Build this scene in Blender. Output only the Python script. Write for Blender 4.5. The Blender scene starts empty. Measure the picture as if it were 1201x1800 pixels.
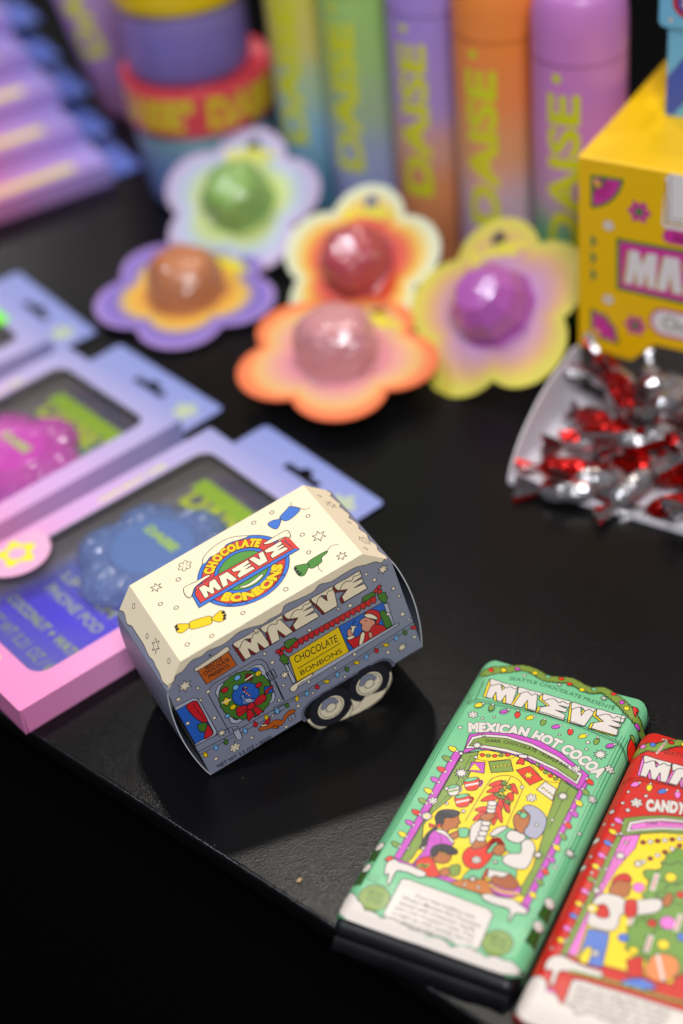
import bpy, math, random
import numpy as np
from mathutils import Vector, Matrix, geometry
random.seed(7)
R = math.radians
S = 0.00085                       # one drawing unit in metres
scn = bpy.context.scene
COL = scn.collection

# ---------------------------------------------------------------- camera
cd = bpy.data.cameras.new('camera')
cam = bpy.data.objects.new('camera', cd); COL.objects.link(cam)
cr = Vector((0.99357186, -0.07108744, -0.08809963))
cu = Vector((0.11320321, 0.62392642, 0.77324049))
cf = Vector((0.0, 0.77824315, -0.62796306))
cam.matrix_world = Matrix(((cr.x, cu.x, -cf.x, 0), (cr.y, cu.y, -cf.y, 0), (cr.z, cu.z, -cf.z, 600 * S), (0, 0, 0, 1)))
cd.sensor_fit = 'VERTICAL'; cd.sensor_height = 36.0; cd.sensor_width = 24.0
cd.lens = 60.0
cd.clip_start = 0.01; cd.clip_end = 60.0
cd.dof.use_dof = True
cd.dof.focus_distance = 792 * S
cd.dof.aperture_fstop = 3.1
scn.camera = cam

# ---------------------------------------------------------------- light
world = bpy.data.worlds.new('World'); scn.world = world; world.use_nodes = True
bg = world.node_tree.nodes['Background']
bg.inputs[0].default_value = (0.60, 0.68, 1.0, 1); bg.inputs[1].default_value = 0.045


def area(name, loc, target, size, power, color):
    l = bpy.data.lights.new(name, 'AREA'); l.shape = 'DISK'; l.size = size; l.energy = power; l.color = color
    o = bpy.data.objects.new(name, l); COL.objects.link(o)
    o.location = loc
    o.rotation_euler = (Vector(target) - Vector(loc)).to_track_quat('-Z', 'Y').to_euler()
    return o


area('ceiling_spot_or_fill', (-0.12, 1.92, 2.2), (0, 0.6, 0), 0.16, 12, (1.0, 0.93, 0.84))
area('ceiling_spot_or_fill', (0.42, 1.55, 2.35), (0, 0.6, 0), 0.16, 7.5, (1.0, 0.90, 0.78))
area('ceiling_spot_or_fill', (0.85, 1.35, 1.9), (0, 0.6, 0), 0.14, 7, (1.0, 0.86, 0.70))
area('ceiling_spot_or_fill', (-1.1, 0.9, 2.0), (0, 0.7, 0), 0.2, 13, (0.86, 0.91, 1.0))
area('ceiling_spot_or_fill', (0.1, -0.9, 2.0), (0, 0.6, 0), 0.9, 52, (0.96, 0.96, 1.0))  # broad fill added behind the camera to lift front faces, not a spot

area('far_sheen_light', (-0.75, 3.1, 1.15), (-0.2, 0.9, 0), 0.35, 1.6, (1.0, 0.95, 0.92))  # light added far back left to raise the sheen on the tabletop

scn.view_settings.view_transform = 'Standard'; scn.view_settings.look = 'None'
scn.view_settings.exposure = -0.05; scn.view_settings.gamma = 1.0
scn.cycles.use_denoising = True
scn.cycles.max_bounces = 8; scn.cycles.transparent_max_bounces = 12
scn.cycles.sample_clamp_indirect = 6.0


# ================================================================ helpers
def lin(c):
    if isinstance(c, str):
        c = c.lstrip('#'); c = [int(c[i:i + 2], 16) / 255 for i in (0, 2, 4)]
    return tuple((x / 12.92 if x <= 0.04045 else ((x + 0.055) / 1.055) ** 2.4) for x in c)


def mixc(a, b, t):
    t = max(0, min(1, t)); return tuple(x + (y - x) * t for x, y in zip(a, b))


def grad(stops, t):
    if t <= stops[0][0]: return stops[0][1]
    for (a, ca), (b, cb) in zip(stops, stops[1:]):
        if t <= b:
            k = (t - a) / (b - a); k = k * k * (3 - 2 * k)
            return mixc(ca, cb, k)
    return stops[-1][1]


def material(name, rough=0.5, metal=0.0, coat=0.0, bump=0.0, bscale=300.0, rvar=0.08, color=None, spec=0.5, cvar=0.0,
             sub=0.0, coat_rough=0.05, fine=None):
    m = bpy.data.materials.new(name); m.use_nodes = True
    nt = m.node_tree; b = nt.nodes['Principled BSDF']; N = nt.nodes.new; L = nt.links.new
    if color is None:
        a = N('ShaderNodeAttribute'); a.attribute_name = 'Col'; src = a.outputs['Color']
    else:
        rgb = N('ShaderNodeRGB'); rgb.outputs[0].default_value = (*color, 1); src = rgb.outputs[0]
    tc = N('ShaderNodeTexCoord')
    if cvar:
        n2 = N('ShaderNodeTexNoise'); n2.inputs['Scale'].default_value = bscale * 0.12; n2.inputs['Detail'].default_value = 6
        L(tc.outputs['Object'], n2.inputs['Vector'])
        mr = N('ShaderNodeMapRange'); mr.inputs['To Min'].default_value = 1 - cvar; mr.inputs['To Max'].default_value = 1 + cvar
        L(n2.outputs['Fac'], mr.inputs['Value'])
        mx = N('ShaderNodeVectorMath'); mx.operation = 'SCALE'
        L(src, mx.inputs[0]); L(mr.outputs[0], mx.inputs['Scale']); src = mx.outputs[0]
    L(src, b.inputs['Base Color'])
    b.inputs['Metallic'].default_value = metal
    b.inputs['Specular IOR Level'].default_value = spec
    b.inputs['Coat Weight'].default_value = coat; b.inputs['Coat Roughness'].default_value = coat_rough
    if sub:
        b.inputs['Subsurface Weight'].default_value = sub; b.inputs['Subsurface Scale'].default_value = 0.004
    n = N('ShaderNodeTexNoise'); n.inputs['Scale'].default_value = bscale; n.inputs['Detail'].default_value = 4
    L(tc.outputs['Object'], n.inputs['Vector'])
    rr = N('ShaderNodeMapRange'); rr.inputs['To Min'].default_value = max(0.02, rough - rvar); rr.inputs['To Max'].default_value = rough + rvar
    L(n.outputs['Fac'], rr.inputs['Value']); L(rr.outputs[0], b.inputs['Roughness'])
    if bump:
        bp = N('ShaderNodeBump'); bp.inputs['Strength'].default_value = bump; bp.inputs['Distance'].default_value = 0.0006
        L(n.outputs['Fac'], bp.inputs['Height']); L(bp.outputs[0], b.inputs['Normal'])
        L(bp.outputs[0], b.inputs['Coat Normal'])
    return m


M = {
    'board': material('printed_board', 0.42, bump=0.05, bscale=900, rvar=0.06),
    'sleeve': material('coated_paper_sleeve', 0.32, bump=0.35, bscale=60, rvar=0.05, coat=0.08, coat_rough=0.22),
    'carton': material('satin_carton', 0.42, bump=0.04, bscale=500),
    'bottle': material('matte_bottle_lacquer', 0.38, bump=0.0, bscale=200, coat=0.15, coat_rough=0.3),
    'jar': material('jar_plastic', 0.35, coat=0.1),
    'card': material('blister_card', 0.45),
    'dome': material('glossy_balm_dome', 0.30, bump=0.9, bscale=130, coat=0.8, coat_rough=0.12, sub=0.15),
    'gel': material('glossy_puffy_plastic', 0.18, bump=0.8, bscale=160, coat=1.0, coat_rough=0.05),
    'foil': material('candy_foil', 0.26, metal=0.75, bump=0.6, bscale=260, rvar=0.1),
    'black_foil': material('black_foil_wrap', 0.42, bump=0.5, bscale=60, color=(0.006, 0.006, 0.008), rvar=0.1),
    'holo': material('holographic_card', 0.30, metal=0.2, coat=0.3),
    'white_card': material('white_board', 0.55, bump=0.05, bscale=600),
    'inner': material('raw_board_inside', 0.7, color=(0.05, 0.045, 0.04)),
}


def table_material():
    m = bpy.data.materials.new('black_leatherette'); m.use_nodes = True
    nt = m.node_tree; b = nt.nodes['Principled BSDF']; N = nt.nodes.new; L = nt.links.new
    tc = N('ShaderNodeTexCoord')
    v = N('ShaderNodeTexVoronoi'); v.inputs['Scale'].default_value = 2000; v.feature = 'SMOOTH_F1'
    n1 = N('ShaderNodeTexNoise'); n1.inputs['Scale'].default_value = 1500; n1.inputs['Detail'].default_value = 5
    n2 = N('ShaderNodeTexNoise'); n2.inputs['Scale'].default_value = 14; n2.inputs['Detail'].default_value = 6
    for x in (v, n1, n2): L(tc.outputs['Object'], x.inputs['Vector'])
    add = N('ShaderNodeMath'); add.operation = 'ADD'; L(v.outputs['Distance'], add.inputs[0]); L(n1.outputs['Fac'], add.inputs[1])
    bp = N('ShaderNodeBump'); bp.inputs['Strength'].default_value = 0.2; bp.inputs['Distance'].default_value = 0.0003
    L(add.outputs[0], bp.inputs['Height']); L(bp.outputs[0], b.inputs['Normal'])
    mr = N('ShaderNodeMapRange'); mr.inputs['To Min'].default_value = 0.19; mr.inputs['To Max'].default_value = 0.26
    L(n2.outputs['Fac'], mr.inputs['Value']); L(mr.outputs[0], b.inputs['Roughness'])
    # dust specks
    w = N('ShaderNodeTexVoronoi'); w.inputs['Scale'].default_value = 95; L(tc.outputs['Object'], w.inputs['Vector'])
    lt = N('ShaderNodeMath'); lt.operation = 'LESS_THAN'; lt.inputs[1].default_value = 0.022; L(w.outputs['Distance'], lt.inputs[0])
    ml = N('ShaderNodeMath'); ml.operation = 'MULTIPLY'; ml.inputs[1].default_value = 0.5; L(lt.outputs[0], ml.inputs[0])
    mx = N('ShaderNodeMixRGB'); mx.inputs[1].default_value = (0.004, 0.004, 0.0045, 1); mx.inputs[2].default_value = (0.20, 0.18, 0.16, 1)
    L(ml.outputs[0], mx.inputs[0]); L(mx.outputs[0], b.inputs['Base Color'])
    b.inputs['Specular IOR Level'].default_value = 0.19
    return m


def film_material():
    m = bpy.data.materials.new('clear_film'); m.use_nodes = True
    nt = m.node_tree; nt.nodes.remove(nt.nodes['Principled BSDF']); N = nt.nodes.new; L = nt.links.new
    t = N('ShaderNodeBsdfTransparent'); t.inputs[0].default_value = (0.93, 0.93, 0.95, 1)
    g = N('ShaderNodeBsdfGlossy'); g.inputs['Roughness'].default_value = 0.32
    f = N('ShaderNodeFresnel'); f.inputs['IOR'].default_value = 1.45
    tc = N('ShaderNodeTexCoord'); n = N('ShaderNodeTexNoise'); n.inputs['Scale'].default_value = 25
    L(tc.outputs['Object'], n.inputs['Vector'])
    bp = N('ShaderNodeBump'); bp.inputs['Strength'].default_value = 0.25; bp.inputs['Distance'].default_value = 0.002
    L(n.outputs['Fac'], bp.inputs['Height']); L(bp.outputs[0], g.inputs['Normal']); L(bp.outputs[0], f.inputs['Normal'])
    ad = N('ShaderNodeMath'); ad.inputs[1].default_value = 0.05; L(f.outputs[0], ad.inputs[0])
    x = N('ShaderNodeMixShader'); L(ad.outputs[0], x.inputs[0]); L(t.outputs[0], x.inputs[1]); L(g.outputs[0], x.inputs[2])
    L(x.outputs[0], nt.nodes['Material Output'].inputs['Surface'])
    return m


M['table'] = table_material(); M['film'] = film_material()


class MB:
    """collects coloured faces, in drawing units; build() links them as one mesh object"""
    def __init__(s): s.v = []; s.f = []; s.c = []; s.sm = []

    def face(s, pts, cols, smooth=False):
        i = len(s.v); s.v += [tuple(p) for p in pts]; s.f.append(tuple(range(i, i + len(pts))))
        if not isinstance(cols, list): cols = [cols] * len(pts)
        s.c.append(cols); s.sm.append(smooth)

    def mesh(s, verts, faces, col, smooth=False):
        i = len(s.v); s.v += [tuple(p) for p in verts]
        for f in faces:
            s.f.append(tuple(i + k for k in f))
            s.c.append([col(verts[k]) if callable(col) else col for k in f]); s.sm.append(smooth)

    def box(s, lo, hi, col, bevel=0):
        x0, y0, z0 = lo; x1, y1, z1 = hi
        if not bevel:
            v = [(x0, y0, z0), (x1, y0, z0), (x1, y1, z0), (x0, y1, z0), (x0, y0, z1), (x1, y0, z1), (x1, y1, z1), (x0, y1, z1)]
            s.mesh(v, [(0, 3, 2, 1), (4, 5, 6, 7), (0, 1, 5, 4), (1, 2, 6, 5), (2, 3, 7, 6), (3, 0, 4, 7)], col)
            return
        # rounded box as stacked rounded outlines
        rings = []
        n = 4
        for k in range(n + 1):
            a = math.pi / 2 * k / n; rings.append((bevel * (1 - math.sin(a)), z0 + bevel * (1 - math.cos(a))))
        for k in range(n + 1):
            a = math.pi / 2 * k / n; rings.append((bevel * (1 - math.cos(a)), z1 - bevel * (1 - math.sin(a))))
        vs = []; cnt = None
        for ins, z in rings:
            r = max(0.05, bevel - ins) if ins < bevel else 0.05
            o = rrect(x0 + ins, y0 + ins, x1 - ins, y1 - ins, r + 0.02, 4)
            cnt = len(o); vs += [(p[0], p[1], z) for p in o]
        fs = []
        for k in range(len(rings) - 1):
            for j in range(cnt): fs.append((k * cnt + j, k * cnt + (j + 1) % cnt, (k + 1) * cnt + (j + 1) % cnt, (k + 1) * cnt + j))
        s.mesh(vs, fs, col, True)
        s.mesh(vs[-cnt:], [tuple(range(cnt))], col); s.mesh(vs[:cnt], [tuple(reversed(range(cnt)))], col)

    def lathe(s, prof, col, seg=48, center=(0, 0), smooth=True, wob=None):
        vs = []
        for k, (r, z) in enumerate(prof):
            for j in range(seg):
                a = 2 * math.pi * j / seg; rr = r * (wob(a, z) if wob else 1)
                vs.append((center[0] + rr * math.cos(a), center[1] + rr * math.sin(a), z))
        fs = []
        for k in range(len(prof) - 1):
            for j in range(seg): fs.append((k * seg + j, k * seg + (j + 1) % seg, (k + 1) * seg + (j + 1) % seg, (k + 1) * seg + j))
        s.mesh(vs, fs, col, smooth)

    def build(s, name, mat, parent=None, merge=False):
        me = bpy.data.meshes.new(name)
        me.from_pydata([(x * S, y * S, z * S) for x, y, z in s.v], [], s.f)
        me.polygons.foreach_set('use_smooth', s.sm)
        at = me.color_attributes.new('Col', 'FLOAT_COLOR', 'CORNER')
        buf = []
        for cs in s.c:
            for c in cs: buf += (c[0], c[1], c[2], 1.0)
        at.data.foreach_set('color', buf)
        me.materials.append(M[mat] if isinstance(mat, str) else mat)
        me.update()
        o = bpy.data.objects.new(name, me); COL.objects.link(o)
        if parent: o.parent = parent
        return o


def thing(name, label, cat, loc=(0, 0, 0), rot=(0, 0, 0), group=None, mat=None):
    o = bpy.data.objects.new(name, None); COL.objects.link(o); o.empty_display_size = 0.02
    if mat is not None: o.matrix_world = mat
    else: o.location = [x * S for x in loc]; o.rotation_euler = rot
    o['label'] = label; o['category'] = cat
    if group: o['group'] = group
    return o


def copy_thing(src, label, loc=None, rot=None):
    r = src.copy(); COL.objects.link(r); r['label'] = label
    if loc: r.location = [x * S for x in loc]
    if rot: r.rotation_euler = rot
    for ch in list(src.children):
        c = ch.copy(); COL.objects.link(c); c.parent = r
        for g in list(ch.children):
            d = g.copy(); COL.objects.link(d); d.parent = c
    return r


def rrect(x0, y0, x1, y1, r, n=6):
    out = []
    for cx, cy, a0 in ((x1 - r, y1 - r, 0), (x0 + r, y1 - r, 90), (x0 + r, y0 + r, 180), (x1 - r, y0 + r, 270)):
        for k in range(n + 1):
            a = R(a0 + 90 * k / n); out.append((cx + r * math.cos(a), cy + r * math.sin(a)))
    return out


def catmull(P, closed=True, n=5):
    out = []; m = len(P); rng = range(m) if closed else range(m - 1)
    for i in rng:
        if closed: p0, p1, p2, p3 = P[i - 1], P[i], P[(i + 1) % m], P[(i + 2) % m]
        else: p0, p1, p2, p3 = P[max(0, i - 1)], P[i], P[i + 1], P[min(m - 1, i + 2)]
        for k in range(n):
            t = k / n; t2 = t * t; t3 = t2 * t
            out.append(tuple(0.5 * (2 * b + (c - a) * t + (2 * a - 5 * b + 4 * c - d) * t2 + (-a + 3 * b - 3 * c + d) * t3)
                             for a, b, c, d in zip(p0, p1, p2, p3)))
    if not closed: out.append(tuple(P[-1]))
    return out


def scallop(P, bulge=0.35, n=5, closed=False):
    """bumps between successive points (to the left of travel)"""
    out = []; m = len(P)
    for i in range(m if closed else m - 1):
        a, b = P[i], P[(i + 1) % m]; dx, dy = b[0] - a[0], b[1] - a[1]
        for k in range(n):
            t = k / n; h = bulge * math.sin(math.pi * t)
            out.append((a[0] + dx * t + dy * h, a[1] + dy * t - dx * h))
    if not closed: out.append(tuple(P[-1]))
    return out


# ---------------------------------------------------------------- lettering
_tc = {}


def glyphs(body, off=0.0):
    k = (body, off)
    if k in _tc: return _tc[k]
    c = bpy.data.curves.new('lettering', 'FONT'); c.body = body; c.size = 1; c.offset = off; c.resolution_u = 3; c.fill_mode = 'FRONT'
    o = bpy.data.objects.new('lettering', c); COL.objects.link(o)
    bpy.context.view_layer.update()
    ev = o.evaluated_get(bpy.context.evaluated_depsgraph_get()); me = ev.to_mesh(); me.calc_loop_triangles()
    vs = [(v.co.x, v.co.y) for v in me.vertices]; ts = [tuple(t.vertices) for t in me.loop_triangles]
    ev.to_mesh_clear(); bpy.data.objects.remove(o); bpy.data.curves.remove(c)
    _tc[k] = (vs, ts); return vs, ts


def ext(body):
    vs, _ = glyphs(body); xs = [v[0] for v in vs]; return (min(xs), max(xs)) if xs else (0, 0)


CAP = max(v[1] for v in glyphs('H')[0])
_adv = {}


def adv(ch):
    if ch not in _adv:
        a = ext('H' + ch + 'H')[1] - ext('HH')[1]; _adv[ch] = a
    return _adv[ch]


INK = lin('#201a22')


def affine(A, p):
    return (A[0] * p[0] + A[1] * p[1] + A[2], A[3] * p[0] + A[4] * p[1] + A[5])


class Art:
    """flat printed artwork: coloured polygons in hair-thin layers of ink on one panel"""
    G = 1.0

    def __init__(s, H=None, step=0.008):
        s.H = H; s.org = (0, 0, 1); s.items = []; s.step = step; s.grid = {}

    def z(s, x, y, k): s.org = (x, y, k); return s

    def m(s, p):
        x, y = p[0], p[1]
        if s.H is None: return (x, y)
        ox, oy, k = s.org; x = ox + x / k; y = oy + y / k; h = s.H
        w = h[6] * x + h[7] * y + h[8]
        return ((h[0] * x + h[1] * y + h[2]) / w, (h[3] * x + h[4] * y + h[5]) / w)

    def sc(s, p):
        a = s.m(p); b = s.m((p[0] + 1, p[1])); c = s.m((p[0], p[1] + 1))
        return math.sqrt(abs((b[0] - a[0]) * (c[1] - a[1]) - (b[1] - a[1]) * (c[0] - a[0])))

    def add(s, vs, ts, col, fixed=None):
        cells = set(); g = s.G
        for t in ts:
            xs = [vs[i][0] for i in t]; ys = [vs[i][1] for i in t]
            for i in range(int(min(xs) // g), int(max(xs) // g) + 1):
                for j in range(int(min(ys) // g), int(max(ys) // g) + 1): cells.add((i, j))
        lay = fixed if fixed is not None else 1 + max((s.grid.get(c, 0) for c in cells), default=0)
        for c in cells: s.grid[c] = max(lay, s.grid.get(c, 0))
        s.items.append((lay, vs, ts, col)); return lay

    def base(s, uvpts, col):
        s.items.append((0, list(uvpts), tess(uvpts), col))

    def uvpoly(s, q, col, w=0.0, ink=INK, closed=True):
        if col is not None: s.add(q, tess(q), col)
        if w: s.uvline(q, w, ink, closed)

    def uvline(s, q, w, col, closed=False):
        if w < .5: w *= 1.22
        vs = []; ts = []; m = len(q)
        for i in range(m if closed else m - 1):
            a, b = q[i], q[(i + 1) % m]; dx, dy = b[0] - a[0], b[1] - a[1]; l = math.hypot(dx, dy)
            if l < 1e-6: continue
            nx, ny = -dy / l * w / 2, dx / l * w / 2; ex, ey = dx / l * w * .35, dy / l * w * .35
            k = len(vs)
            vs += [(a[0] + nx - ex, a[1] + ny - ey), (a[0] - nx - ex, a[1] - ny - ey), (b[0] - nx + ex, b[1] - ny + ey), (b[0] + nx + ex, b[1] + ny + ey)]
            ts += [(k, k + 1, k + 2), (k, k + 2, k + 3)]
        if vs: s.add(vs, ts, col)

    def poly(s, P, col, w=0.0, ink=INK): s.uvpoly([s.m(p) for p in P], col, w, ink)

    def blob(s, P, col, w=0.3, ink=INK, n=4): s.uvpoly([s.m(p) for p in catmull(P, True, n)], col, w, ink)

    def line(s, P, w, col=INK, closed=False, smooth=False):
        if smooth: P = catmull(P, closed, 5)
        s.uvline([s.m(p) for p in P], w, col, closed)

    def circ(s, c, r, col, w=0.0, ink=INK, n=16, e=1.0, rot=0.0):
        u, v = s.m(c); r = r * s.sc(c)
        q = []
        for k in range(n):
            a = 2 * math.pi * k / n; x, y = r * math.cos(a), r * e * math.sin(a)
            q.append((u + x * math.cos(rot) - y * math.sin(rot), v + x * math.sin(rot) + y * math.cos(rot)))
        s.uvpoly(q, col, w, ink)

    def star(s, c, r, col, n=6, inner=0.45, w=0.28, ink=INK, rot=0.3):
        u, v = s.m(c); r = r * s.sc(c)
        s.uvpoly([(u + (r if k % 2 == 0 else r * inner) * math.cos(rot + math.pi * k / n), v + (r if k % 2 == 0 else r * inner) * math.sin(rot + math.pi * k / n)) for k in range(2 * n)], col, w, ink)

    def flake(s, c, r, col, w=0.28, ink=INK, n=6):
        u, v = s.m(c); r = r * s.sc(c)
        q = [(u + r * (1 + .18 * math.cos(n * a)) * math.cos(a), v + r * (1 + .18 * math.cos(n * a)) * math.sin(a)) for a in [2 * math.pi * k / 36 for k in range(36)]]
        s.uvpoly(q, col, w, ink)
        for k in range(n):
            a = 2 * math.pi * (k + .5) / n
            s.uvline([(u + .35 * r * math.cos(a), v + .35 * r * math.sin(a)), (u + .8 * r * math.cos(a), v + .8 * r * math.sin(a))], w * .8, ink)

    def bulb(s, c, r, col, ang=0.0, w=0.26, ink=INK, cap=None):
        u, v = s.m(c); r = r * s.sc(c)
        q = []
        for k in range(14):
            a = 2 * math.pi * k / 14; x, y = r * 1.25 * math.cos(a), r * .8 * math.sin(a) * (1 - .25 * math.cos(a))
            q.append((u + x * math.cos(ang) - y * math.sin(ang), v + x * math.sin(ang) + y * math.cos(ang)))
        s.uvpoly(q, col, w, ink)
        e = (u - r * 1.45 * math.cos(ang), v - r * 1.45 * math.sin(ang))
        s.uvpoly([(e[0] + .4 * r * math.cos(a), e[1] + .4 * r * math.sin(a)) for a in [2 * math.pi * k / 8 for k in range(8)]], cap or col, w * .7, ink)

    def text(s, body, p0, p1, h, col, off=0.0, ol=0.0, ink=INK, uv=False, slant=0.0):
        """fitted between two baseline points; h in panel units"""
        a = p0 if uv else s.m(p0); b = p1 if uv else s.m(p1)
        x0, x1 = ext(body); L = math.hypot(b[0] - a[0], b[1] - a[1]); ux, uy = (b[0] - a[0]) / L, (b[1] - a[1]) / L
        kx = L / (x1 - x0); ky = h / CAP
        for o, cc in (((off + ol, ink),) if ol else ()) + ((off, col),):
            vs, ts = glyphs(body, o)
            q = []
            for x, y in vs:
                X = (x - x0) * kx + slant * y * ky; Y = y * ky
                q.append((a[0] + X * ux - Y * uy, a[1] + X * uy + Y * ux))
            s.add(q, ts, cc)

    def pathtext(s, body, path, h, col, off=0.0, ol=0.0, ink=INK, uv=False):
        P = path if uv else [s.m(p) for p in catmull(path, False, 8)]
        D = [0]
        for a, b in zip(P, P[1:]): D.append(D[-1] + math.hypot(b[0] - a[0], b[1] - a[1]))
        A = [adv(c) for c in body]; tot = sum(A); k = D[-1] / tot; ky = h / CAP
        x = 0
        for ch, ad in zip(body, A):
            mid = (x + ad / 2) * k; x += ad
            if ch == ' ': continue
            i = max(0, min(len(D) - 2, next((j for j in range(len(D) - 1) if D[j + 1] >= mid), len(D) - 2)))
            t = (mid - D[i]) / max(1e-9, D[i + 1] - D[i]); px = P[i][0] + (P[i + 1][0] - P[i][0]) * t; py = P[i][1] + (P[i + 1][1] - P[i][1]) * t
            j0, j1 = max(0, i - 1), min(len(P) - 1, i + 2)
            dx, dy = P[j1][0] - P[j0][0], P[j1][1] - P[j0][1]; l = math.hypot(dx, dy); dx /= l; dy /= l
            e0, e1 = ext(ch); mc = (e0 + e1) / 2
            for o, cc in (((off + ol, ink),) if ol else ()) + ((off, col),):
                vs, ts = glyphs(ch, o)
                s.add([(px + (vx - mc) * k * dx - vy * ky * dy, py + (vx - mc) * k * dy + vy * ky * dx) for vx, vy in vs], ts, cc)

    def bake(s, mb, place, ucuts=(), vcuts=()):
        for lay, vs, ts, col in s.items:
            tris = [[vs[i] for i in t] for t in ts]
            for ax, cuts in ((0, ucuts), (1, vcuts)):
                for c in cuts: tris = [p for t in tris for p in split(t, ax, c)]
            for t in tris:
                if len(t) < 3: continue
                ar = sum(t[i][0] * t[(i + 1) % len(t)][1] - t[(i + 1) % len(t)][0] * t[i][1] for i in range(len(t)))
                if abs(ar) < 1e-7: continue
                if ar < 0: t = t[::-1]
                mb.face([place(p[0], p[1], lay * s.step) for p in t], [col(p) for p in t] if callable(col) else col)


def split(t, ax, c):
    lo = min(p[ax] for p in t); hi = max(p[ax] for p in t)
    if hi <= c + 1e-6 or lo >= c - 1e-6: return [t]
    A, B = [], []
    for i, p in enumerate(t):
        q = t[(i + 1) % len(t)]
        if p[ax] <= c: A.append(p)
        if p[ax] >= c: B.append(p)
        if (p[ax] - c) * (q[ax] - c) < 0:
            k = (c - p[ax]) / (q[ax] - p[ax]); r = (p[0] + (q[0] - p[0]) * k, p[1] + (q[1] - p[1]) * k); A.append(r); B.append(r)
    return [x for x in (A, B) if len(x) > 2]


def tess(*loops):
    return [tuple(t) for t in geometry.tessellate_polygon([[Vector((p[0], p[1], 0)) for p in l] for l in loops])]


def plane(o, U, V, N):
    o, U, V, N = map(Vector, (o, U, V, N))
    return lambda u, v, h: o + U * u + V * v + N * h


# block capitals of the big word on the packs, as polygons in a unit box
BLK = {
    'M': (1.0, [(0, 0), (.03, 1), (.36, 1), (.49, .62), (.66, 1), (1, 1), (1, 0), (.76, 0), (.68, .42), (.58, 0), (.42, 0), (.30, .42), (.24, 0)]),
    'A': (.86, [(0, 0), (.20, 1), (.80, 1), (1, 0), (.64, 0), (.50, .48), (.38, 0)]),
    'E': (1.0, [(.0, .98), (1, 1), (.98, .70), (.62, .66), (.97, .60), (.96, .42), (.58, .38), (.97, .30), (1, 0), (.05, 0), (.05, .30), (.34, .50), (0, .70)]),
    'V': (.86, [(0, 1), (.34, 1), (.52, .50), (.64, 1), (1, 1), (.80, 0), (.20, 0)]),
}


def bigword(a, TL, TR, BR, BL, fill, side=None, snow=None, w=0.3, sh=(-.07, -.05), chars='MAEVE', ncap=1, bend=0.0, scale_w=1.0):
    tot = sum(BLK[c][0] for c in 'MAEVE') + .05 * 4
    x = 0
    TL, TR, BR, BL = [a.m(p) for p in (TL, TR, BR, BL)]

    def q(u, v):
        v2 = v + bend * 4 * u * (1 - u)
        return tuple((BL[i] * (1 - u) + BR[i] * u) * (1 - v2) + (TL[i] * (1 - u) + TR[i] * u) * v2 for i in (0, 1))
    for ch in chars:
        wd, P = BLK[ch]
        if side:
            p2 = [q((x + (px + sh[0]) * wd) / tot, py + sh[1]) for px, py in P]
            a.uvpoly(p2, side, w)
        a.uvpoly([q((x + px * wd) / tot, py) for px, py in P], fill, w)
        if snow:
            c0, c1 = x / tot, (x + wd) / tot; d = c1 - c0
            pts = [(-.02, .86), (-.02, 1.0), (.1, 1.04), (.5, 1.02), (.92, 1.04), (1.0, .98), (.9, .86), (.72, .92), (.6, .78), (.42, .90), (.25, .84), (.12, .70), (.04, .68)]
            a.uvpoly([q(c0 + px * d, py) for px, py in catmull(pts, True, 3)], snow, w)
        x += wd + .05


# ================================================================ the setting
def build_table():
    # polygonal black display table; its front edge runs diagonally
    d = Vector((.714, -.700, 0)); A = Vector((-181, 614, 0)); n = Vector((.700, .714, 0))
    L0, L1, dep, th = -900, 1500, 2300, 9
    prof = [(-0.0, -th), (-0.0, -2.2), (.25, -1.1), (.9, -.35), (2.0, -.03), (3.0, 0)]
    mb = MB(); c = (0.012,) * 3
    rows = []
    for k in range(61):
        t = L0 + (L1 - L0) * k / 60
        rows.append([A + d * t + n * p + Vector((0, 0, z)) for p, z in prof + [(dep, 0)]])
    vs = [v for r in rows for v in r]; m = len(rows[0]); fs = []
    for k in range(60):
        for j in range(m - 1): fs.append((k * m + j, (k + 1) * m + j, (k + 1) * m + j + 1, k * m + j + 1))
    mb.mesh(vs, fs, c, True)
    a, b = A + d * L0, A + d * L1
    mb.face([a + Vector((0, 0, -th)), a + n * dep + Vector((0, 0, -th)), b + n * dep + Vector((0, 0, -th)), b + Vector((0, 0, -th))], c)
    o = mb.build('table_top', 'table'); o['kind'] = 'structure'
    # black cloth skirt below the front edge
    mb = MB()
    for t0 in range(-900, 1500, 60):
        p = A + d * t0 + n * 14; q = A + d * (t0 + 60) + n * 14
        mb.face([p + Vector((0, 0, -700)), q + Vector((0, 0, -700)), q + Vector((0, 0, -th)), p + Vector((0, 0, -th))], (0.002,) * 3)
    o = mb.build('table_skirt', material('black_cloth', 0.95, color=(0.0015, 0.0015, 0.002), spec=0.05)); o['kind'] = 'structure'
    blk = material('black_floor', 0.9, color=(0.002, 0.002, 0.0025), spec=0.1)
    mb = MB(); mb.box((-5000, -2500, -710), (5000, 5000, -701), (0, 0, 0)); o = mb.build('floor', blk); o['kind'] = 'structure'
    mb = MB(); mb.box((-5000, 5000, -700), (5000, 5020, 3000), (0, 0, 0)); o = mb.build('back_wall', material('dark_wall', 0.8, color=(0.004, 0.005, 0.006), spec=0.2)); o['kind'] = 'structure'


build_table()

# ================================================================ caravan box
CREAM = lin('#faeac8'); GREY = lin('#8b8fa3'); LGREY = lin('#b9bccb'); RED = lin('#d3202a'); DRED = lin('#8e1a1c'); BLUE = lin('#2b63c4')
LBLUE = lin('#79b8ea'); GREEN = lin('#4b7d2c'); YEL = lin('#f6cf12'); ORG = lin('#c8611c'); SKIN = lin('#e59a80'); BRN = lin('#b5622a')

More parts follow.
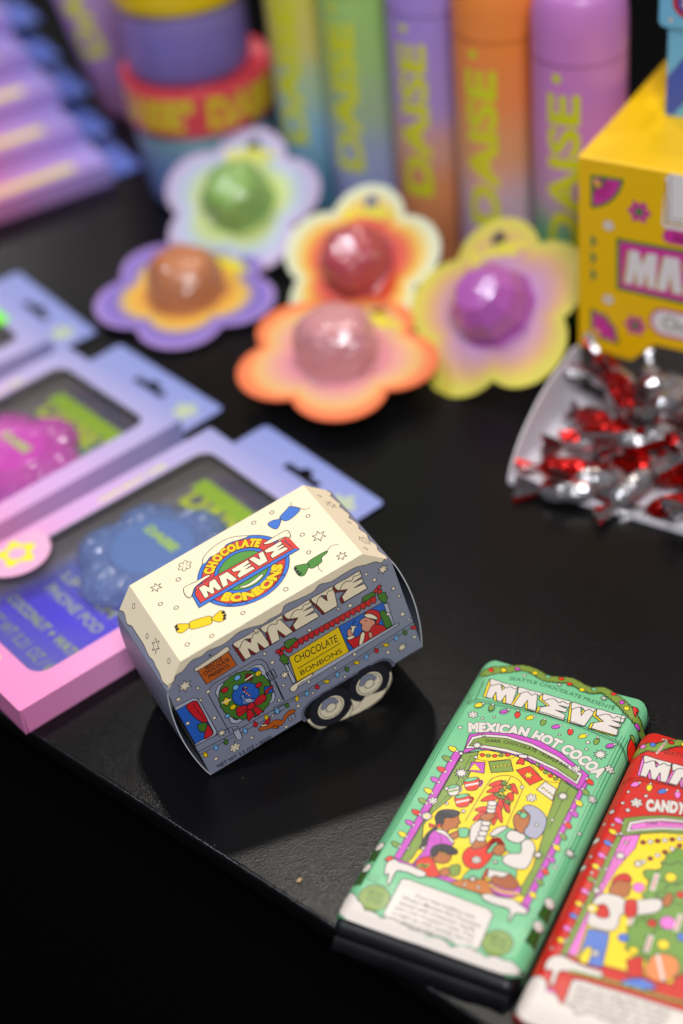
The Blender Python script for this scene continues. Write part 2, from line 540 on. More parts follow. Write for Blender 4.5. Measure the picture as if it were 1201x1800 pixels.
H_FRONT = (0.173399, -0.0761066, -1.78929, -0.134498, -0.227605, 308.281, -0.000158796, -0.000181664, 1)
H_ROOF = (0.349798, -0.26611, 116.925, -0.31878, -0.545663, 685.332, 0.000208029, 0.000554186, 1)
H_CHAML = (-0.373125, 0.24839, -171.041, -0.533316, -0.227977, 395.141, 0.000663377, 9.12368e-05, 1)
H_CHAMR = (0.846016, -0.728748, 171.6, 0.260635, -1.23464, 976.472, -0.000885092, 0.00166556, 1)
H_ENDL = (-1.04318, 0.555942, -378.785, 0.962266, -0.618116, 470.446, 0.00176893, -0.00103277, 1)
TA, TBH, TK, TC, TW = 48.0, 30.7, 11.5, 12.3, 63.0
TOP = TC + TW


def caravan():
    rz, ry, rx = .409, -.196, -.002
    rot = Matrix.Rotation(rz, 4, 'Z') @ Matrix.Rotation(ry, 4, 'Y') @ Matrix.Rotation(rx, 4, 'X')
    base = Vector((-34.285, 607.594, 12.6)) * S
    t = thing('caravan_chocolate_box', 'small grey cardboard box shaped like a snowy caravan, cream roof and two wheels', 'chocolate box', mat=Matrix.Translation(base) @ rot)
    # ---- front panel
    a = Art(H_FRONT)
    hexa = [(-TA, 0), (TA, 0), (TA + TK, -TC), (TA + TK, -TOP), (-TA - TK, -TOP), (-TA - TK, -TC)]
    a.base(hexa[::-1], GREY)
    wl = .34
    # snow along the roof edge
    sn = [(297, 1206), (307, 1200), (310, 1190), (322, 1182), (330, 1172), (340, 1162), (355, 1156), (367, 1146), (390, 1137), (407, 1125), (420, 1114), (440, 1106), (462, 1100), (475, 1091), (495, 1080), (502, 1066), (527, 1055), (552, 1042), (562, 1030), (582, 1025), (605, 1011), (625, 1000), (645, 995), (660, 990), (670, 992), (677, 985)]
    uv = [a.m(p) for p in catmull(sn, False, 4)]
    uv = [(max(-TA - TK + .2, min(TA + TK - .2, u)), min(v, -.4)) for u, v in uv]
    a.uvpoly([(-TA - TK * .93, -TC * .93)] + uv + [(TA + TK * .9, -TC * .9), (TA, -.05), (-TA, -.05)], CREAM)
    a.uvline(uv, wl, INK)
    # big word with snow caps
    a.z(0, 0, 1)
    bigword(a, (411, 1134), (633, 1006), (646, 1036), (432, 1162), CREAM, DRED, CREAM, wl, sh=(-.10, -.02))
    # wooden sign
    a.z(200, 1090, 4.003)
    a.poly([(590, 360), (808, 232), (868, 325), (655, 462)], ORG, wl)
    a.blob([(570, 350), (590, 340), (700, 265), (790, 200), (812, 205), (808, 228), (700, 300), (590, 366), (572, 366)], CREAM, wl)
    for k, (tx, p0, p1) in enumerate([('SEATTLE', (650, 358), (768, 290)), ('CHOCOLATE', (640, 400), (818, 296)), ('PRESENTS', (675, 420), (820, 338))]):
        a.text(tx, p0, p1, 2.2, INK, .028)
    a.poly([(665, 268), (680, 248), (694, 258)], INK)
    # left window
    a.poly([(428, 625), (560, 557), (590, 560), (612, 585), (728, 790), (720, 820), (577, 893)], LGREY, wl)
    a.poly([(440, 645), (560, 578), (590, 582), (700, 790), (695, 812), (575, 880)], BLUE, wl)
    a.blob([(512, 612), (575, 578), (600, 600), (655, 700), (657, 728), (600, 715), (545, 665)], RED, wl)
    a.line([(560, 600), (600, 655), (640, 710)], .25)
    a.blob([(660, 738), (700, 800), (690, 820), (642, 845), (645, 790)], RED, wl)
    a.blob([(600, 740), (640, 728), (660, 745), (640, 795), (610, 790), (592, 765)], GREEN, wl)
    # door outline, band line
    a.line([(820, 805), (672, 540), (668, 505), (700, 460), (1000, 290), (1040, 285), (1075, 310), (1195, 570)], wl)
    a.poly([(715, 520), (735, 470), (1000, 325), (1040, 320), (1062, 345), (1140, 540), (1130, 580), (870, 738), (830, 735)], LGREY, wl)
    a.poly([(745, 510), (760, 475), (985, 345), (1020, 345), (1115, 540), (1105, 570), (870, 712), (845, 705)], BLUE, wl)
    for p0, p1 in (((1070, 385), (1125, 352)), ((1105, 440), (1152, 412)), ((1070, 385), (1105, 440)), ((1125, 352), (1152, 412)), ((1085, 378), (1118, 432)), ((1105, 365), (1138, 420))): a.line([p0, p1], wl)
    a.z(380, 1140, 8.579)
    out = []
    for k in range(44):
        an = 2 * math.pi * k / 44; out.append((an, 1))
    cx, cy = 445, 720

    def ring(rx_, ry_, j, n=46):
        q = []
        for k in range(n):
            an = 2 * math.pi * k / n; rr = 1 + (j if k % 2 else -j)
            x, y = rx_ * math.cos(an) * rr, ry_ * math.sin(an) * rr; ro = -.45
            q.append((cx + x * math.cos(ro) - y * math.sin(ro), cy + x * math.sin(ro) + y * math.cos(ro)))
        return q
    a.poly(ring(410, 355, .018), GREEN, wl)
    cx, cy = 450, 705
    a.poly(ring(215, 165, .022, 36), BLUE, wl)
    for c, r, k in (((325, 460), 46, LBLUE), ((638, 395), 44, YEL), ((300, 605), 44, LBLUE), ((645, 570), 44, RED), ((135, 645), 46, RED), ((258, 900), 44, YEL), ((175, 1035), 34, LBLUE)): a.circ(c, r, k, wl)
    a.poly([(455, 395), (560, 405), (545, 500), (440, 505)], DRED, wl); a.line([(445, 495), (555, 420)], .8, CREAM)
    a.poly([(150, 745), (225, 790), (165, 885), (95, 835)], YEL, wl); a.line([(95, 840), (220, 790)], .8, CREAM)
    a.poly([(725, 595), (855, 580), (860, 680), (735, 710)], BLUE, wl); a.blob([(740, 700), (760, 640), (850, 580), (855, 610), (800, 650), (775, 700)], RED, wl)
    a.line([(420, 650), (410, 620), (440, 600), (470, 625)], .9, DRED, smooth=True); a.line([(420, 655), (515, 730)], .9, DRED)
    for p in ((430, 668), (465, 695), (500, 722), (445, 607)): a.circ(p, 9, CREAM)
    a.blob([(385, 710), (430, 715), (450, 760), (545, 770), (650, 790), (560, 830), (430, 860), (395, 850), (400, 790), (370, 750)], lin('#5f86d0'), wl)
    a.blob([(450, 775), (540, 775), (545, 820), (450, 830)], LGREY, wl * .7)
    # red bow
    a.blob([(305, 930), (400, 880), (480, 880), (490, 930), (350, 1045)], RED, wl); a.blob([(600, 780), (700, 705), (745, 720), (755, 790), (640, 870), (580, 850)], RED, wl)
    a.blob([(470, 960), (530, 940), (595, 1050), (560, 1045), (500, 1110), (470, 1060)], RED, wl); a.blob([(560, 930), (620, 890), (715, 970), (680, 980), (640, 1030), (600, 1000)], RED, wl)
    a.circ((530, 885), 55, RED, wl); a.line([(350, 990), (470, 920)], .25); a.line([(600, 840), (740, 790)], .25)
    # door handle
    a.z(200, 1090, 4.003)
    a.blob([(838, 770), (870, 758), (882, 775), (906, 835), (880, 852), (866, 845)], LGREY, wl); a.circ((860, 778), 11, GREY, wl)
    # band lines and string of lights along the body
    a.line([(575, 895), (830, 760)], wl); a.line([(600, 935), (838, 808)], wl); a.line([(610, 955), (845, 830)], wl * .8)
    a.line([(882, 775), (1195, 600)], wl); a.line([(895, 805), (1201, 635)], wl)
    a.line([(850, 860), (860, 900)], wl)
    a.z(480, 1020, 4.289)
    a.line([(0, 972), (245, 845), (1065, 322)], wl); a.line([(0, 990), (260, 858), (1075, 345)], wl * .8)
    a.line([(20, 770), (88, 915)], wl)
    # serving window
    a.poly([(85, 640), (110, 645), (175, 770), (150, 790)], LGREY, wl)
    a.poly([(120, 590), (495, 360), (578, 552), (182, 775)], YEL, wl)
    a.poly([(495, 360), (850, 165), (895, 355), (620, 525), (578, 552)], BLUE, wl)
    a.poly([(835, 190), (865, 175), (915, 345), (893, 357)], LGREY, wl)
    a.blob([(805, 255), (845, 240), (895, 330), (895, 350), (850, 372), (835, 330)], GREEN, wl)
    a.text('CHOCOLATE', (172, 637), (492, 470), 4.6, INK, .006)
    a.line([(190, 676), (508, 484)], .4)
    a.text('BONBONS', (215, 726), (522, 553), 3.0, INK, .006)
    # customer with a cup at the window: red knitted hat, red coat
    a.blob([(690, 265), (720, 235), (770, 232), (805, 255), (812, 300), (790, 345), (775, 345), (770, 300), (700, 285)], RED, wl)
    a.blob([(650, 325), (690, 290), (735, 300), (770, 320), (760, 370), (730, 400), (690, 395), (668, 375), (672, 345)], SKIN, wl)
    a.blob([(690, 268), (735, 260), (782, 285), (785, 305), (750, 300), (700, 287)], CREAM, wl)
    a.circ((793, 362), 12, CREAM, wl); a.line([(695, 312), (702, 318), (709, 310)], .25)
    a.blob([(560, 455), (640, 435), (665, 400), (720, 395), (760, 345), (830, 350), (850, 390), (740, 455), (625, 520), (590, 500)], RED, wl)
    a.blob([(668, 405), (690, 400), (690, 440), (672, 490), (650, 500), (655, 450)], CREAM, wl)
    a.blob([(560, 390), (590, 375), (605, 400), (600, 430), (570, 440)], SKIN, wl)
    a.poly([(582, 352), (635, 352), (632, 362), (620, 364), (605, 410), (588, 405), (592, 364), (582, 362)], CREAM, wl)
    a.blob([(556, 445), (580, 430), (615, 425), (612, 440), (575, 458)], CREAM, wl)
    a.blob([(720, 405), (745, 400), (750, 435), (728, 445)], SKIN, wl)
    a.line([(605, 342), (600, 330), (618, 322), (612, 310)], .3, smooth=True)
    # sill and red garland
    a.poly([(130, 822), (160, 790), (945, 328), (952, 342), (300, 745), (165, 830)], LGREY, wl)
    a.blob([(128, 830), (150, 800), (290, 715), (298, 728), (270, 750), (200, 790), (180, 830), (150, 850)], CREAM, wl)
    gl = [(100 + (795 - 100) * k / 17., 548 + (145 - 548) * k / 17.) for k in range(18)]
    gl = [(100, 548), (150, 515), (195, 485)] + [(195 + (780 - 195) * k / 15., 485 + (155 - 485) * k / 15.) for k in range(1, 16)]
    lo = scallop(gl, -.45, 4); up = [(p[0] - 12, p[1] - 26) for p in gl][::-1]
    a.poly(lo + up, RED, wl)
    for p in gl[1:-1]: a.line([(p[0] + 2, p[1] - 6), (p[0] - 9, p[1] - 22)], .3)

    def holly(P1, P2, bs):
        for P in (P1, P2):
            q = []
            for i in range(len(P)):
                a0, b0 = P[i], P[(i + 1) % len(P)]; q.append(a0)
                q.append(((a0[0] + b0[0]) / 2 * .86 + sum(p[0] for p in P) / len(P) * .14, (a0[1] + b0[1]) / 2 * .86 + sum(p[1] for p in P) / len(P) * .14))
            a.poly(q, GREEN, wl)
        for b in bs: a.circ(b, 17, RED, wl)
    holly([(665, 178), (672, 140), (705, 120), (745, 98), (780, 92), (775, 125), (740, 140), (712, 165)], [(800, 95), (850, 100), (868, 140), (855, 188), (820, 175), (795, 150), (785, 120)], [(800, 62), (778, 88), (805, 95)])
    holly([(78, 520), (85, 475), (120, 455), (165, 440), (190, 455), (150, 500), (115, 530)], [(55, 570), (90, 565), (118, 590), (120, 640), (85, 645), (50, 610)], [(40, 545), (75, 525), (62, 560)])
    # string of lights
    lights = [((182, 905), YEL), ((108, 955), GREEN), ((35, 1000), LBLUE), ((257, 865), LBLUE), ((335, 815), RED), ((409, 773), YEL), ((486, 722), LBLUE), ((560, 682), GREEN), ((635, 631), YEL), ((706, 590), LBLUE), ((783, 541), RED), ((855, 498), YEL), ((930, 447), LBLUE), ((997, 406), GREEN), ((1064, 366), RED)]
    for k, (c, cc) in enumerate(lights): a.bulb(c, 17, cc, ang=-1.4 + (k % 3 - 1) * .5, w=wl * .8)
    for c, r in (((192, 957), 13), ((303, 860), 10), ((270, 773), 12), ((545, 737), 10), ((615, 566), 13), ((470, 670), 10), ((868, 553), 13), ((1067, 437), 13), ((80, 802), 11), ((45, 915), 11), ((275, 385), 13), ((582, 202), 15), ((494, 226), 10), ((868, 264), 12), ((978, 265), 14), ((1023, 305), 9), ((907, 74), 13), ((953, 132), 9), ((102, 1115), 12)): a.circ(c, r, CREAM, wl * .8)
    a.star((90, 723), 34, CREAM, 6, w=wl * .8); a.star((975, 515), 34, CREAM, 7, w=wl * .8, inner=.5)
    a.z(200, 1090, 4.003)
    for c, r in (((458, 567), 15), ((595, 488), 11), ((667, 513), 13), ((615, 572), 10), ((523, 735), 13), ((710, 697), 13), ((972, 835), 11), ((722, 985), 13), ((1064, 247), 11), ((1118, 307), 13), ((1165, 573), 10), ((1003, 83), 14)): a.circ(c, r, CREAM, wl * .8)
    a.star((503, 473), 48, CREAM, 6, w=wl * .9); a.star((762, 802), 30, CREAM, 7, w=wl * .8); a.flake((855, 905), 30, CREAM, w=wl * .8)
    for c, cc in (((1077, 697), YEL), ((1000, 745), RED), ((928, 790), LBLUE), ((792, 868), GREEN), ((722, 908), LBLUE), ((648, 958), YEL), ((1152, 650), LBLUE)): a.bulb(c, 17, cc, ang=-1.6, w=wl * .8)
    a.z(470, 830, 4.003)
    a.star((815, 693), 38, CREAM, 6, w=wl * .9)
    for c, r in (((755, 767), 13), ((697, 728), 11), ((888, 828), 12), ((928, 883), 9), ((953, 1008), 14)): a.circ(c, r, CREAM, wl * .8)
    # squirrel
    a.z(380, 1140, 8.579)
    a.blob([(645, 1235), (690, 1190), (770, 1185), (850, 1110), (940, 1090), (1000, 1100), (1030, 1030), (1110, 950), (1190, 940), (1185, 985), (1110, 1020), (1040, 1110), (1000, 1170), (900, 1190), (850, 1215), (760, 1240), (680, 1262)], ORG, wl)
    a.blob([(700, 1175), (735, 1120), (800, 1065), (820, 1085), (790, 1150), (765, 1180)], RED, wl); a.blob([(680, 1170), (770, 1158), (772, 1178), (690, 1195)], CREAM, wl)
    a.circ((855, 1035), 17, CREAM, wl * .8); a.blob([(880, 1180), (950, 1205), (930, 1222), (850, 1215)], ORG, wl)
    a.poly([(1085, 1050), (1180, 1000), (1201, 1060), (1110, 1115)], LGREY, wl); a.line([(1130, 1035), (1150, 1095)], wl); a.line([(1095, 1085), (1190, 1030)], wl)
    a.z(0, 0, 1)
    a.text('NET WT 2.2 OZ \u2022 (62G)', (384, 1352), (478, 1300), 2.2, INK, .03)
    mb = MB(); a.bake(mb, plane((0, -TBH, TOP), (1, 0, 0), (0, 0, 1), (0, -1, 0)))
    edge = lin('#d8d8de')
    for i in range(6):
        p, q = hexa[i], hexa[(i + 1) % 6]
        mb.face([(p[0], -TBH, p[1] + TOP), (p[0], -TBH + .5, p[1] + TOP), (q[0], -TBH + .5, q[1] + TOP), (q[0], -TBH, q[1] + TOP)], edge)
    mb.face([(p[0], -TBH + .5, p[1] + TOP) for p in hexa], edge)
    mb.build('front_panel', 'board', t)
    # ---- wheel flap, with its printed wheels
    a = Art(H_FRONT); a.z(480, 1020, 4.289)
    DK = lin('#26262e'); outer = [(240, 1060), (222, 1030), (225, 985), (262, 935), (330, 880), (560, 740), (760, 625), (840, 597), (890, 615), (905, 645)]
    low = [(895, 760), (830, 880), (700, 980), (560, 1065), (440, 1120), (350, 1128), (280, 1098), (247, 1060)]
    ol = catmull(outer, False, 4) + catmull([(893, 680)] + low, False, 4)
    uvo = [a.m(p) for p in ol]
    a.base(uvo, lin('#17171b'))
    a.uvline(uvo[:len(catmull(outer, False, 4))], 1.6, GREY); a.uvline(uvo[:len(catmull(outer, False, 4))], wl, INK)
    a.poly(catmull([(890, 700)] + low, False, 4) + [(285, 1035), (330, 1080), (440, 1090), (520, 1040), (560, 990), (600, 905), (700, 900), (830, 830), (865, 760), (876, 700)], CREAM, wl)
    a.blob([(252, 1060), (290, 1045), (330, 1080), (440, 1085), (560, 990), (575, 880), (600, 900), (640, 905), (700, 900), (760, 850), (830, 830), (880, 690), (890, 750), (830, 872), (700, 970), (560, 1055), (440, 1112), (350, 1118), (285, 1092)], CREAM, wl)
    for c in ((722, 783), (435, 962)):
        if c[0] > 500: a.circ((c[0], c[1]), 142, DK, wl, n=36)
        else: a.circ(c, 146, DK, wl, n=36)
    a.blob([(575, 880), (600, 905), (660, 915), (700, 870), (760, 855), (830, 830), (860, 800), (820, 880), (700, 970), (580, 1030), (600, 960)], CREAM, wl)
    a.line([(600, 985), (650, 940), (655, 920)], .25, smooth=True)
    for c in ((722, 783), (435, 962)):
        a.circ(c, 92, CREAM, wl, n=30); a.circ(c, 76, CREAM, wl * .8, n=28)
        x, y = c
        a.blob([(x - 70, y + 20), (x - 60, y - 45), (x, y - 75), (x + 55, y - 50), (x + 35, y - 25), (x - 5, y - 30), (x - 35, y + 5)], GREY, .2)
        a.circ(c, 34, CREAM, wl, n=20)
    mb = MB(); pl = plane((0, -TBH - .55, TOP), (1, 0, 0), (0, 0, 1), (0, -1, 0)); a.bake(mb, pl)
    for i in range(len(uvo)):
        p, q = uvo[i], uvo[(i + 1) % len(uvo)]; mb.face([(p[0], -TBH - .55, p[1] + TOP), (p[0], -TBH + .0, p[1] + TOP), (q[0], -TBH + .0, q[1] + TOP), (q[0], -TBH - .55, q[1] + TOP)], edge)
    mb.face([(p[0], -TBH - .05, p[1] + TOP) for p in uvo][::-1], edge)
    w1 = mb.build('wheel_flap', 'board', t)
    w2 = w1.copy(); COL.objects.link(w2); w2.parent = t; w2.location = (0, 2 * TBH * S, 0); w2.scale = (1, -1, 1)
    # ---- roof: top strip plus sloping ends
    mb = MB()
    ra = Art(H_ROOF)
    ra.base([(-TA, -TBH), (TA, -TBH), (TA, TBH), (-TA, TBH)], CREAM)
    ra.z(300, 920, 4.619)
    rb = lin('#3f77d0'); rr = lin('#dd4238'); gg = lin('#5a9a3f'); ky = .3
    c0 = ra.m((592, 392))
    # round badge
    for rad, cc in ((22.3, rb), (20.3, rr), (14.2, rb), (12.3, gg)):
        rx_ = rad * 1.0
        q = [(c0[0] + rx_ * math.cos(2 * math.pi * k / 48), c0[1] + rx_ * math.sin(2 * math.pi * k / 48)) for k in range(48)]
        ra.uvpoly(q, cc, ky)
    # snow caps around
    ra.blob([(262, 340), (275, 280), (360, 195), (480, 130), (610, 112), (625, 122), (560, 145), (470, 175), (430, 215), (400, 245), (350, 275), (320, 290), (290, 330)], CREAM, ky)
    ra.blob([(560, 528), (640, 500), (740, 425), (752, 440), (700, 490), (620, 530), (575, 535)], CREAM, ky)

    def arc(r, a0, a1, n=14): return [(c0[0] + r * math.cos(R(a0 + (a1 - a0) * k / n)), c0[1] + r * math.sin(R(a0 + (a1 - a0) * k / n))) for k in range(n + 1)]
    ra.pathtext('CHOCOLATE', arc(15.0, 146, 34), 4.5, YEL, .075, .035, uv=True)
    ra.pathtext('BONBONS', arc(18.9, 210, 328), 4.5, YEL, .075, .035, uv=True)
    ra.poly([(178, 600), (205, 530), (935, 128), (1050, 222), (235, 698)], rb, ky)
    ra.poly([(200, 590), (212, 538), (918, 150), (1003, 218), (248, 660)], rr, ky)
    ra.poly([(205, 535), (935, 128), (970, 135), (1050, 222), (1003, 218), (930, 150), (218, 548)], rr, 0)
    ra.z(0, 0, 1)
    bigword(ra, (349, 1037), (494, 954), (508, 968), (361, 1055), CREAM, None, None, .3)
    ra.z(300, 920, 4.619)
    ra.blob([(108, 555), (120, 530), (200, 490), (300, 435), (325, 440), (280, 470), (240, 500), (200, 535), (180, 590), (160, 618), (125, 600)], CREAM, ky)
    ra.blob([(755, 180), (800, 150), (930, 75), (965, 85), (975, 125), (930, 125), (870, 150), (800, 180)], CREAM, ky)
    for P in ([(450, 690), (470, 672), (490, 680), (520, 655), (570, 655), (600, 640), (630, 660)], [(845, 525), (850, 500), (875, 480), (870, 450), (900, 432), (930, 432)]): ra.line(P, .25, INK, smooth=True)

    def sweet(art, zz, body, t1, t2, col, tip):
        art.z(*zz); art.blob(body, col, ky)
        for tp in (t1, t2):
            if tp: art.blob(tp, col, ky)
        for p in tip: art.circ(p, 11, INK)
    sweet(ra, (190, 830, 3.753), [(540, 1000), (600, 975), (672, 958), (688, 975), (685, 1008), (640, 1025), (560, 1045), (538, 1030)], [(450, 1020), (480, 1010), (535, 1012), (535, 1035), (490, 1070), (455, 1060)], [(690, 970), (740, 925), (770, 930), (775, 975), (740, 998), (690, 985)], YEL, [(452, 1028), (460, 1045), (762, 935), (772, 955), (770, 975)])
    sweet(ra, (470, 830, 4.003), [(290, 640), (330, 612), (415, 565), (420, 580), (385, 610), (385, 640), (350, 670), (310, 688), (285, 665)], [(192, 680), (230, 662), (285, 655), (295, 672), (262, 735), (220, 735)], None, lin('#4c8a35'), [(200, 690), (215, 710), (232, 725)])
    sweet(ra, (470, 830, 4.003), [(90, 325), (140, 270), (165, 250), (232, 268), (190, 320), (140, 352), (105, 345)], [(5, 375), (40, 350), (90, 340), (98, 352), (75, 405), (40, 405)], None, lin('#4478cf'), [])
    ra.z(470, 830, 4.003)
    ra.line([(418, 570), (450, 530), (500, 518)], .25, smooth=True); ra.line([(360, 665), (365, 690), (390, 710)], .25, smooth=True); ra.line([(168, 222), (170, 248)], .25); ra.line([(232, 262), (265, 272), (300, 260)], .25, smooth=True)
    SN = None
    for c, r in (((288, 318), 12), ((248, 450), 13), ((293, 574), 13), ((132, 834), 14), ((35, 295), 11)): ra.circ(c, r, CREAM, .3)
    for c, r in (((365, 460), 44), ((525, 600), 34)): ra.star(c, r, CREAM, 6, inner=.45, w=.3)
    ra.z(190, 830, 3.753)
    for c, r in (((466, 717), 13), ((348, 878), 12), ((452, 903), 13), ((892, 938), 12), ((963, 342), 12), ((1083, 275), 12)): ra.circ(c, r, CREAM, .3)
    ra.star((320, 770), 34, CREAM, 6, w=.3); ra.flake((508, 627), 34, CREAM, .28)
    ra.z(200, 1090, 4.003)
    for c, r in (((520, 182), 14), ((692, 122), 13)): ra.circ(c, r, CREAM, .3)
    ra.bake(mb, plane((0, 0, TOP), (1, 0, 0), (0, 1, 0), (0, 0, 1)))
    sl = math.hypot(TK, TC); sx, sz = TK / sl, TC / sl
    la = Art(H_CHAML); la.base([(0, TBH), (0, -TBH), (sl, -TBH), (sl, TBH)], GREY)
    edgeL = [la.m(p) for p in catmull([(210, 1075), (219, 1080), (224, 1099), (232, 1103), (240, 1115), (246, 1124), (254, 1137), (262, 1155), (270, 1164), (275, 1175), (282, 1188), (286, 1200), (297, 1210)], False, 4)]
    edgeL = [(min(sl - .3, max(.5, u)), max(-TBH + .05, min(TBH - .05, v))) for u, v in edgeL]
    la.uvpoly([(.02, TBH - .05)] + [(edgeL[0][0], TBH - .05)] + edgeL + [(edgeL[-1][0], -TBH + .05), (.02, -TBH + .05)], CREAM); la.uvline(edgeL, .35, INK)
    la.z(200, 1090, 4.003)
    la.star((298, 190), 40, CREAM, 6, w=.3)
    for c, r in (((238, 122), 12), ((390, 298), 13)): la.circ(c, r, CREAM, .3)
    la.z(190, 830, 3.753); la.circ((172, 892), 12, CREAM, .3)
    la.bake(mb, plane((-TA, 0, TOP), (-sx, 0, -sz), (0, 1, 0), (-sz, 0, sx)))
    rc = Art(H_CHAMR); rc.base([(0, -TBH), (0, TBH), (sl, TBH), (sl, -TBH)], GREY)
    eu = [(sl - 2.2 + 1.1 * math.sin(k * 1.7) + .6 * math.sin(k * 3.1), -TBH + .05 + (2 * TBH - .1) * k / 24) for k in range(25)]
    rc.uvpoly([(.02, -TBH + .05)] + catmull(eu, False, 3) + [(.02, TBH - .05)], CREAM); rc.uvline(catmull(eu, False, 3), .35, INK)
    rc.z(470, 830, 4.003); rc.star((450, 238), 26, CREAM, 6, w=.28); rc.circ((370, 178), 8, CREAM, .28); rc.circ((578, 363), 8, CREAM, .28); rc.circ((695, 547), 8, CREAM, .28); rc.flake((685, 490), 24, CREAM, .26)
    rc.bake(mb, plane((TA, 0, TOP), (sx, 0, -sz), (0, 1, 0), (sz, 0, sx)))
    for v in (-TBH, TBH):                      # board thickness of the roof
        P = [(-TA - TK, TW), (-TA, TOP), (TA, TOP), (TA + TK, TW)]
        for p, q in zip(P, P[1:]): mb.face([(p[0], v, p[1]), (q[0], v, q[1]), (q[0], v, q[1] - .5), (p[0], v, p[1] - .5)], edge)
    mb.build('roof', 'board', t)
    # ---- end panels, bowed outwards
    for sgn, nm in ((-1, 'end_panel'), (1, 'end_panel')):
        art = Art(H_ENDL if sgn < 0 else None)
        art.base([(-TBH, -TW), (TBH, -TW), (TBH, 0), (-TBH, 0)] if sgn > 0 else [(TBH, 0), (-TBH, 0), (-TBH, -TW), (TBH, -TW)], GREY)
        art.H = None
        for k in range(11):
            art.uvpoly([(-27 + 5.4 * k + 1.3 * math.cos(i), -31 - 2 * math.sin(k) + 1.3 * math.sin(i)) for i in range(6)], (YEL, RED, LBLUE, GREEN)[k % 4], .3)
        for v0_ in (-18, -50): art.uvline([(-TBH + .5, v0_), (TBH - .5, v0_)], .4, INK)
        for k in range(9): art.uvpoly([(-25 + 6.2 * k + .9 * math.cos(i), -44 - 5 * math.sin(k * 2.3) + .9 * math.sin(i)) for i in range(7)], (CREAM, ORG, YEL)[k % 3], .25)

        def pl(u, v, h, sgn=sgn):
            bz = 4.6 * math.sin(math.pi * min(1, max(0, -v / TW))) ** .8
            by = 1 - .12 * (u / TBH) ** 4
            return (sgn * (TA + TK + bz * by + h + .1), -sgn * u * -1 * (1 if sgn > 0 else 1) * (1 if sgn > 0 else -1) if False else (u if sgn > 0 else -u) * 1.0, TW + v)
        mb = MB(); art.bake(mb, pl, vcuts=[-TW * k / 14 for k in range(1, 14)], ucuts=[-20, -10, 0, 10, 20])
        for u in (-TBH, TBH):
            for k in range(14):
                v0, v1 = -TW * k / 14, -TW * (k + 1) / 14
                A_, B_ = pl(u, v0, 0), pl(u, v1, 0); mb.face([A_, (A_[0] - sgn * .5, A_[1], A_[2]), (B_[0] - sgn * .5, B_[1], B_[2]), B_], edge)
        mb.build(nm, 'board', t)
    # ---- back panel, floor
    mb = MB(); mb.face([(p[0], TBH, p[1] + TOP) for p in hexa], GREY); mb.build('back_panel', 'board', t)
    mb = MB(); mb.box((-TA - TK + .6, -TBH + .6, .6), (TA + TK - .6, TBH - .6, 1.1), (.2, .2, .2)); mb.build('floor_panel', 'board', t)


caravan()

# ================================================================ chocolate bars
H_BARG = (0.47739, 0.256478, -780.921, 0.192716, -0.625577, 712.016, 7.76161e-05, 0.000681228, 1)
H_BARR = (0.472278, 0.191544, -861.968, 0.189954, -0.615399, 736.995, 7.76161e-05, 0.000681228, 1)
BW, BL_ = 42.6, 84.0
WH = lin('#ddd4ca')


UCB = [-41.9, -41, -39.5, -38, -36.5, -35.5, -26, -13, 0, 13, 26, 35.5, 36.5, 38, 39.5, 41, 41.9]
VCB = [-82, -79, -75, -60, -45, -30, -15, 0, 15, 30, 45, 60, 75, 79, 82]


def _fu(u):
    s_ = abs(u) - 35.5; z = .22 * math.cos(u * .16)
    if s_ > 0: q = min(s_, 7.164); z -= 7.2 - math.sqrt(7.2 * 7.2 - q * q)
    return z


def _fv(v):
    e = BL_ - abs(v); z = .28 * math.sin(v * .075)
    if e < 10: z -= 1.6 * ((10 - e) / 10) ** 2
    return z


UKN = [-BW] + UCB + [BW]; VKN = [-BL_] + VCB + [BL_]
UTB = [_fu(x) for x in UKN]; VTB = [_fv(x) for x in VKN]


def _pw(x, X, Y):
    # piecewise linear, so that every layer of ink bends along the same creases
    for i in range(len(X) - 1):
        if x <= X[i + 1] or i == len(X) - 2: return Y[i] + (Y[i + 1] - Y[i]) * (x - X[i]) / (X[i + 1] - X[i])


def bar_place(u, v, h):
    return (u, v, 13.4 + h + _pw(u, UKN, UTB) + _pw(v, VKN, VTB))


def bar(name, label, art, basecol, loc, yaw, group):
    t = thing(name, label, 'chocolate bar', loc, (0, 0, R(yaw)), group)
    mb = MB()
    uc, vc = UCB, VCB
    art.bake(mb, bar_place, uc, vc)
    # sides of the sleeve
    n = 24
    for sgn in (-1, 1):
        for k in range(n):
            v0, v1 = -BL_ + 3 + (2 * BL_ - 6) * k / n, -BL_ + 3 + (2 * BL_ - 6) * (k + 1) / n
            A, B = bar_place(sgn * BW, v0, 0), bar_place(sgn * BW, v1, 0)
            f = [A, B, (sgn * (BW - .4), v1, 2.0), (sgn * (BW - .4), v0, 2.0)]
            mb.face(f if sgn < 0 else f[::-1], basecol)
    mb.build('paper_sleeve', 'sleeve', t)
    mb = MB(); mb.box((-BW + 1.2, -BL_ - 4.5, .6), (BW - 1.2, BL_ + 3.5, 10.4), (0, 0, 0), 4.6)
    # folded end flap of the inner wrap
    vs = []; fs = []
    for k in range(13):
        u = -BW + 3 + (2 * BW - 6) * k / 12; w = .5 * math.sin(k * 1.9)
        vs += [(u, -BL_ - 4, 2.0), (u, -BL_ - 8 + w, .5), (u, -BL_ - 9.5 + w, 1.3 + .3 * math.sin(k)), (u, -BL_ - 4.3, 4.5)]
    for k in range(12):
        for j in range(3): a0 = k * 4 + j; fs.append((a0, a0 + 1, a0 + 5, a0 + 4))
    mb.mesh(vs, fs, (0, 0, 0), True)
    mb.build('inner_wrap', 'black_foil', t)
    return t


